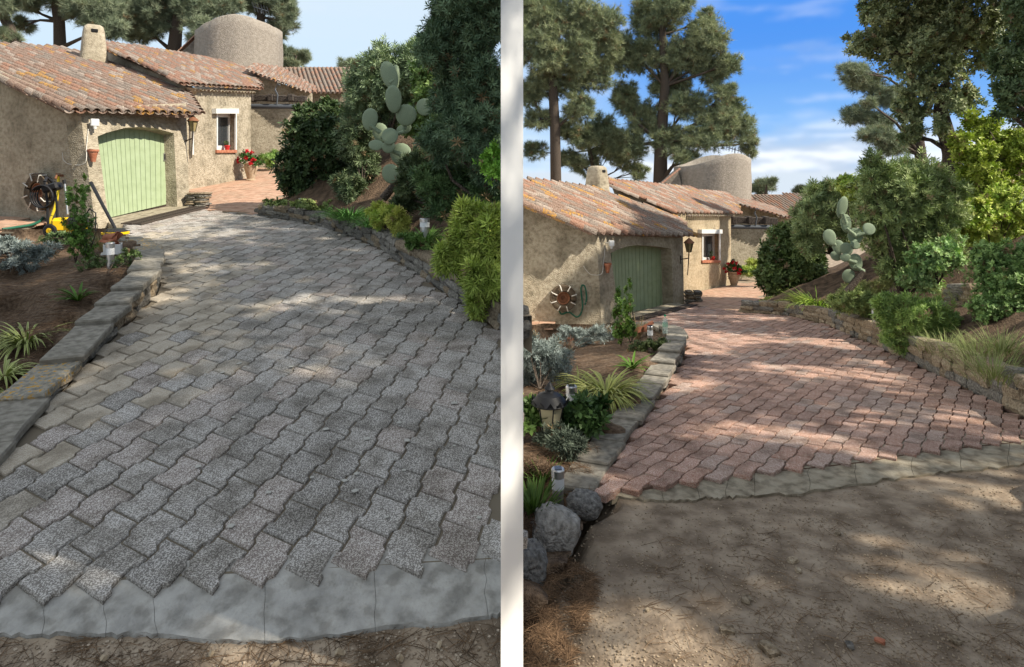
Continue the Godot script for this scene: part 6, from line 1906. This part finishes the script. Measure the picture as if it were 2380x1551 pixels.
	plant("green_shrub", "fresh green shrub with upright shoots behind the cactus of the reddish drive", "bush", m(1985, 560, 17.0), blobs_at([[1975, 430, 30, 16], [1995, 440, 35, 25], [1960, 425, 12, 14]], 17.0), 1100, "small_leaves", Vector2(0.14, 0.22), [Color(0.220, 0.391, 0.074), Color(0.586, 0.600, 0.147)], mats.bright_leaf, "", 5)
	plant("wild_olive", "broad grey green wild olive bush in the middle of the bank of the reddish drive", "bush", m(2100, 700, 13.8), blobs_at([[2080, 460, 72, 70], [2130, 420, 60, 50], [2035, 420, 32, 40], [2150, 510, 65, 60], [2025, 385, 14, 36], [2090, 550, 78, 50], [2180, 580, 50, 40], [2110, 610, 60, 40], [2050, 520, 40, 40], [2200, 470, 40, 50]], 13.8), 11000, "narrow", Vector2(0.12, 0.2), [Color(0.133, 0.196, 0.074), Color(0.391, 0.465, 0.184)], mats.leaf, "", 22, "bark", 0.035)
	plant("bright_shrub", "bright yellow green shrub high on the bank of the reddish drive", "bush", m(2310, 600, 14.6), blobs_at([[2260, 500, 50, 36], [2340, 480, 50, 46], [2210, 470, 34, 28], [2320, 540, 60, 40], [2380, 520, 40, 50], [2250, 550, 30, 25]], 14.6), 4200, "small_leaves", Vector2(0.12, 0.2), [Color(0.293, 0.465, 0.062), Color(0.600, 0.600, 0.147)], mats.bright_leaf, "", 8)
	plant("rose_bush", "leafy blue green rose bush in the middle of the bank of the reddish drive", "bush", m(2180, 660, 12.9), blobs_at([[2170, 600, 45, 34], [2210, 590, 30, 34], [2150, 645, 38, 28], [2120, 650, 24, 20]], 12.8), 1900, "leaves", Vector2(0.09, 0.15), [Color(0.147, 0.293, 0.098), Color(0.465, 0.600, 0.269)], mats.bright_leaf, "", 8, "bark", 0.015)
	plant("dark_bush", "dark green bush beside the upper stone wall of the reddish drive", "bush", m(2320, 750, 10.8), blobs_at([[2310, 640, 46, 56], [2350, 690, 40, 60], [2300, 720, 36, 36], [2380, 620, 40, 60], [2290, 590, 30, 30]], 10.6), 3400, "small_leaves", Vector2(0.09, 0.15), [Color(0.086, 0.171, 0.049), Color(0.317, 0.465, 0.147)], mats.leaf, "", 8)
	plant("rosemary_bush", "wide needle leaved rosemary bush hanging over the stone wall of the reddish drive", "bush", m(2130, 810, 11.2), blobs_at([[2130, 740, 62, 44], [2080, 730, 36, 40], [2185, 760, 45, 44], [2110, 790, 45, 32], [2060, 715, 24, 24]], 11.2), 5200, "narrow", Vector2(0.09, 0.16), [Color(0.122, 0.208, 0.062), Color(0.415, 0.562, 0.147)], mats.leaf, "", 12, "bark", 0.015)
	plant("rosemary_bush", "small needle leaved bush by the solar light of the reddish drive", "bush", m(1990, 725, 13.6), blobs_at([[1985, 700, 34, 22], [1960, 705, 24, 16], [2015, 715, 20, 16]], 13.4), 1300, "narrow", Vector2(0.09, 0.15), [Color(0.147, 0.208, 0.074), Color(0.415, 0.489, 0.171)], mats.leaf, "", 6, "bark", 0.012)
	tuft("grass_clump", "bright green grass clump on the wall top of the reddish drive", "grass", m(1898, 712, 16.6), 380, 0.7, 0.02, 1.4, Color(0.293, 0.586, 0.074), Color(0.586, 0.600, 0.147), 0.45)
	tuft("grass_clump", "green grass clump beside the glossy round bush of the reddish drive", "grass", m(1855, 706, 18.2), 200, 0.5, 0.018, 1.4, Color(0.293, 0.538, 0.074), Color(0.538, 0.600, 0.147), 0.4)
	for a in [[2270, 815, 8.9, "pale wispy grass above the near end of the stone wall"], [2330, 800, 8.7, "tall wispy grass at the edge of the bank"], [2200, 800, 10.0, "wispy grass beside the rosemary bush"], [2250, 680, 12.0, "dry pale grass on top of the upper stone wall"], [2310, 860, 8.0, "wispy grass over the last coping stones"]]:
		tuft("wispy_grass", a[3], "grass", m(a[0], a[1] + 20, a[2]), 260, 0.40, 0.006, 1.2, Color(0.172, 0.230, 0.069), Color(0.345, 0.380, 0.149), 0.42, "wispy grasses", 1.6)
	plant("low_weeds", "low green weeds along the wall top near the round bush of the reddish drive", "plant", m(1800, 705, 18.6), blobs_at([[1790, 700, 26, 7], [1830, 705, 28, 8], [1870, 695, 26, 12], [1925, 700, 22, 14]], 17.9), 900, "small_leaves", Vector2(0.08, 0.15), [Color(0.245, 0.367, 0.074), Color(0.600, 0.600, 0.196)], mats.bright_leaf, "", 4, "bark", 0.008)
	plant("low_weeds", "green strip of grassy plants at the foot of the recess wall of the shaded house", "plant", m(1740, 645, 29.4), blobs_at([[1742, 632, 24, 10], [1755, 615, 16, 12]], 29.6), 500, "narrow", Vector2(0.14, 0.22), [Color(0.293, 0.489, 0.098), Color(0.600, 0.600, 0.196)], mats.bright_leaf, "", 2, "bark", 0.01)
	plant("low_weeds", "sparse weeds on the bare slope below the cactus of the reddish drive", "plant", m(1990, 690, 14.6), blobs_at([[1990, 670, 40, 14], [2030, 690, 30, 16], [2060, 660, 30, 20]], 14.4), 700, "narrow", Vector2(0.08, 0.14), [Color(0.245, 0.293, 0.098), Color(0.600, 0.600, 0.245)], mats.leaf, "", 4, "bark", 0.008)
	cactus("pale green prickly pear cactus on the sunny bank of the reddish drive", [[1957.5, 482.5, 13, 22], [1966.5, 519.7, 12, 18], [1928.7, 552, 13.5, 16], [1948.8, 574.6, 12, 14], [1988.5, 548.8, 17, 16], [1968, 579.5, 13, 13], [1944, 595.6, 13, 9], [1965, 599, 10, 8], [1987.5, 569.8, 13, 8], [1989, 610, 17, 17], [1973, 642.5, 14.5, 14], [2020, 532.6, 13, 12]], [[2007, 631], [1988, 655], [1968, 680]], 13.2, mats.pad)
	# upper stone wall on the bank
	var a := m(2196, 712, 12.2); var b := m(2255, 716, 11.7)
	stone_wall("upper_stone_wall", "short stone wall built into the bank above the reddish drive", "stone wall", [a, b], [0.42, 0.42], 4, 0.4, ["stone_sand", "stone_grey", "stone_brown"], [])

# ---------------------------------------------------------------- trees
func trunk_px(px: Array, d: float) -> Array:
	var o := []
	for p in px: o.append(m(p[0], p[1], d + (p[2] if p.size() > 2 else 0.0)))
	return o
func make_trees() -> void:
	var pc := [Color(0.12, 0.16, 0.105), Color(0.33, 0.37, 0.24)]
	var pr := [Color(0.13, 0.175, 0.105), Color(0.40, 0.43, 0.24)]
	var ps := Vector2(0.27, 0.44)
	var g := "tall pines behind the houses"
	tree("pine_tree", "pine with pale straight trunk behind the chimney of the sunlit house", trunk_px([[140, 260], [139, 112], [137, 50], [126, 0], [118, -70]], 33.0), [0.42, 0.38, 0.34, 0.26, 0.15], blobs_at([[110, -60, 110, 50], [215, 20, 60, 34], [240, 62, 45, 30], [180, -20, 80, 45], [62, 10, 34, 16], [50, 60, 24, 16]], 33.0), 9750, "needles", ps, pc, mats.pine, g, "bark", 0.21)
	tree("pine_tree", "leaning pine at the far end of the garage roof of the sunlit house", trunk_px([[60, 260], [42, 115], [22, 65], [0, 25], [-40, -40]], 31.0), [0.38, 0.33, 0.3, 0.25, 0.15], blobs_at([[12, 92, 26, 20], [-20, 0, 60, 36], [30, -30, 50, 30]], 31.0), 3000, "needles", ps, pc, mats.pine, g, "bark", 0.21)
	tree("pine_tree", "broad dark pine behind the roof left of the tower of the sunlit house", trunk_px([[404, 260], [404, 122], [410, 60], [420, 0], [430, -60]], 36.0), [0.55, 0.48, 0.4, 0.3, 0.15], blobs_at([[335, 22, 55, 40], [322, 75, 40, 26], [410, 15, 70, 36], [468, 68, 36, 30], [400, -50, 120, 45], [515, 12, 50, 24], [370, 60, 40, 24], [455, 20, 50, 30], [290, 40, 40, 40]], 36.0), 12750, "needles", ps, pc, mats.pine, g, "bark", 0.21)
	tree("pine_tree", "pine rising directly behind the tower of the sunlit house", trunk_px([[600, 260], [602, 120], [606, 40], [600, -40]], 38.0), [0.45, 0.4, 0.3, 0.15], blobs_at([[605, 0, 60, 34], [662, 38, 28, 40], [570, -30, 90, 40], [650, -5, 40, 36], [640, 70, 24, 24]], 38.0), 7500, "needles", ps, pc, mats.pine, g, "bark", 0.21)
	tree("small_pine", "low pine beside the tower of the sunlit house", trunk_px([[680, 240], [682, 165], [688, 130]], 40.0), [0.2, 0.16, 0.06], blobs_at([[685, 140, 30, 16], [706, 130, 14, 10], [668, 122, 14, 14], [670, 155, 26, 12]], 40.0), 1650, "needles", ps, pc, mats.pine)
	tree("round_pine", "round distant pine beyond the far roof of the sunlit house", trunk_px([[815, 210], [815, 160]], 60.0), [0.3, 0.2], blobs_at([[812, 152, 24, 12], [830, 150, 20, 10]], 60.0), 750, "needles", Vector2(0.4, 0.6), pc, mats.pine)
	tree("pine_tree", "tall pine with bare trunk behind the chimney of the shaded house", trunk_px([[1294, 520], [1292, 420], [1290, 300], [1284, 180], [1290, 80], [1290, -40]], 40.0), [0.5, 0.45, 0.42, 0.36, 0.28, 0.15], blobs_at([[1240, 60, 60, 62], [1310, 40, 80, 62], [1255, 130, 55, 40], [1330, 130, 55, 45], [1290, 195, 62, 34], [1390, 60, 60, 55], [1230, 215, 36, 34], [1380, 170, 50, 40], [1345, 250, 40, 34], [1250, 280, 34, 24], [1400, 110, 44, 44], [1210, 10, 50, 50]], 40.0), 19500, "needles", ps, pr, mats.pine, g, "bark", 0.21)
	tree("pine_tree", "sparse pine between chimney and tower of the shaded house", trunk_px([[1388, 520], [1386, 420], [1370, 350], [1360, 280]], 44.0), [0.3, 0.24, 0.18, 0.08], blobs_at([[1350, 320, 40, 28], [1400, 300, 40, 40], [1330, 370, 36, 20], [1430, 330, 30, 34], [1400, 360, 30, 22], [1240, 350, 30, 20], [1450, 370, 34, 26], [1360, 390, 30, 18], [1480, 400, 26, 18], [1320, 300, 30, 24]], 44.0), 6500, "needles", ps, pr, mats.pine, g, "bark", 0.21)
	tree("pine_tree", "broad spreading pine beside the tower of the shaded house", trunk_px([[1536, 520], [1535, 425], [1536, 330], [1546, 200], [1540, 80], [1545, -30]], 42.0), [0.65, 0.6, 0.5, 0.38, 0.28, 0.15], blobs_at([[1520, 40, 60, 55], [1560, 5, 55, 45], [1640, 90, 50, 48], [1590, 130, 62, 45], [1500, 130, 45, 45], [1560, 200, 52, 34], [1655, 160, 50, 36], [1695, 150, 26, 24], [1600, 245, 52, 30], [1500, 275, 46, 38], [1670, 275, 52, 34], [1715, 300, 42, 32], [1640, 320, 60, 28], [1560, 325, 52, 34], [1470, 335, 34, 32], [1742, 335, 18, 28], [1685, 215, 34, 20], [1445, 120, 34, 52], [1450, 230, 34, 44], [1640, 40, 22, 20], [1590, 365, 40, 18], [1700, 250, 34, 22]], 42.0), 30000, "needles", ps, pr, mats.pine, g, "bark", 0.21)
	tree("small_pine", "low pine beside the tower of the shaded house", trunk_px([[1778, 500], [1780, 455], [1782, 430]], 46.0), [0.2, 0.16, 0.06], blobs_at([[1775, 432, 22, 13], [1792, 424, 9, 7], [1762, 440, 16, 12]], 46.0), 1200, "needles", ps, pc, mats.pine)
	tree("round_pine", "round distant pine beyond the far roof of the shaded house", trunk_px([[1874, 500], [1874, 450]], 70.0), [0.35, 0.25], blobs_at([[1873, 445, 24, 11], [1862, 450, 16, 8], [1885, 450, 16, 8]], 70.0), 1050, "needles", Vector2(0.4, 0.6), [Color(0.05, 0.07, 0.04), Color(0.13, 0.15, 0.08)], mats.pine)
	tree("oak_tree", "big evergreen oak leaning over the bank of the reddish drive", trunk_px([[2216, 460], [2212, 355], [2186, 258], [2193, 210], [2212, 145], [2260, 80], [2300, 20]], 18.0), [0.34, 0.30, 0.24, 0.2, 0.16, 0.12, 0.08], blobs_at([[2100, 55, 85, 65], [2045, 105, 50, 34], [1995, 108, 40, 28], [2180, 120, 75, 60], [2250, 60, 75, 65], [2150, 195, 48, 46], [2118, 262, 40, 40], [2110, 310, 30, 24], [2230, 225, 44, 50], [2300, 130, 55, 48], [2035, 30, 40, 36], [2330, 40, 50, 50], [2100, 140, 50, 40], [2180, 290, 24, 34], [2160, 20, 70, 50], [2050, -30, 70, 40], [2240, -30, 90, 40]], 18.0), 11500, "leaves", Vector2(0.13, 0.22), [Color(0.15, 0.20, 0.09), Color(0.42, 0.45, 0.24)], mats.leaf, "", "bark", 0.24)
	tree("pine_tree", "pale pine with drooping branches behind the big oak", trunk_px([[2150, 500], [2140, 360], [2120, 220], [2110, 100]], 24.0), [0.3, 0.26, 0.2, 0.1], blobs_at([[1985, 168, 36, 20], [2015, 195, 44, 18], [1998, 268, 42, 20], [2040, 285, 36, 18], [2035, 315, 42, 18], [2060, 225, 40, 24], [2070, 340, 36, 20], [2020, 240, 16, 12]], 24.0), 6300, "needles", Vector2(0.16, 0.26), [Color(0.169, 0.220, 0.151), Color(0.405, 0.439, 0.288)], mats.pine)
	tree("bright_tree", "bright yellow green leafy tree at the top of the bank", trunk_px([[2310, 600], [2308, 480], [2300, 380], [2310, 320]], 16.0), [0.12, 0.1, 0.08, 0.04], blobs_at([[2285, 295, 34, 32], [2335, 345, 50, 40], [2275, 380, 42, 42], [2350, 415, 46, 50], [2300, 445, 50, 40], [2240, 340, 24, 34], [2380, 350, 40, 50], [2245, 420, 30, 30]], 16.0), 5200, "leaves", Vector2(0.13, 0.21), [Color(0.20, 0.29, 0.04), Color(0.50, 0.56, 0.11)], mats.bright_leaf)
	tree("dark_tree", "dark leafy tree at the near edge of the bank", trunk_px([[2480, 760], [2470, 400], [2440, 150]], 9.5), [0.16, 0.13, 0.06], blobs_at([[2345, 160, 38, 48], [2335, 215, 34, 34], [2375, 90, 36, 50], [2390, 230, 40, 60], [2330, 250, 20, 22], [2370, 20, 30, 40]], 9.5), 2600, "leaves", Vector2(0.08, 0.14), [Color(0.06, 0.10, 0.045), Color(0.17, 0.23, 0.10)], mats.leaf)
	tree("pine_tree", "added unseen pine that keeps the garage side wall of the sunlit house dim", [Vector3(-15.5, 0.6, -7.5), Vector3(-15.4, 4.0, -7.6), Vector3(-15.2, 8.5, -7.4)], [0.3, 0.26, 0.12], [[Vector3(-15.0, 3.2, -7.0), Vector3(2.4, 1.6, 2.4)], [Vector3(-14.4, 5.2, -8.4), Vector3(2.6, 1.6, 2.4)], [Vector3(-15.6, 7.0, -6.4), Vector3(2.8, 1.6, 2.8)], [Vector3(-14.6, 8.6, -8.0), Vector3(2.2, 1.4, 2.2)], [Vector3(-13.6, 4.2, -5.2), Vector3(2.0, 1.6, 2.0)], [Vector3(-12.2, 6.4, -4.6), Vector3(2.4, 1.6, 2.4)]], 5200, "needles", ps, pc, mats.pine)  # unseen pine added to block sky light from the side wall
	# trees beside the picture that shade the ground
	shade_tree("overhanging_tree", "tree behind the viewer whose crown shades the grey drive", Vector3(4.0, 0.0, 6.0), [[-400, 700], [374, 560], [620, 505], [900, 590], [1180, 790], [1180, 1560], [-400, 1560]], false, 560, [[330, 700, 110, 60], [650, 715, 150, 26], [180, 930, 90, 120], [400, 545, 120, 26], [860, 950, 60, 30], [640, 1050, 60, 30]], 10.0, 14.0, 0.28)
	shade_tree("overhanging_tree", "tree beside the track whose crown dapples the dirt and the reddish drive", Vector3(15.5, -0.5, -1.0), [[1215, 760], [1600, 720], [1760, 735], [2000, 800], [2380, 980], [2380, 1560], [1215, 1560]], true, 300, [[1480, 1230, 130, 70], [1700, 1010, 160, 36], [1650, 790, 130, 18], [1950, 1330, 150, 60], [2260, 1390, 130, 80], [1820, 1490, 160, 60], [1620, 900, 80, 36], [2300, 1010, 90, 24], [2200, 1180, 60, 24], [1880, 1210, 70, 30]], 10.0, 15.0, 0.10)
	shade_tree("overhanging_tree", "added unseen tree whose crown shades the garage front of the reddish drive", Vector3(13.5, 0.0, -14.0), [[1380, 752], [1400, 700], [1480, 690], [1600, 690], [1720, 665], [1720, 690], [1600, 720], [1440, 752]], true, 170, [], 8.0, 13.0, 0.9, 1.2)  # tree added out of view to keep the sun off the garage front
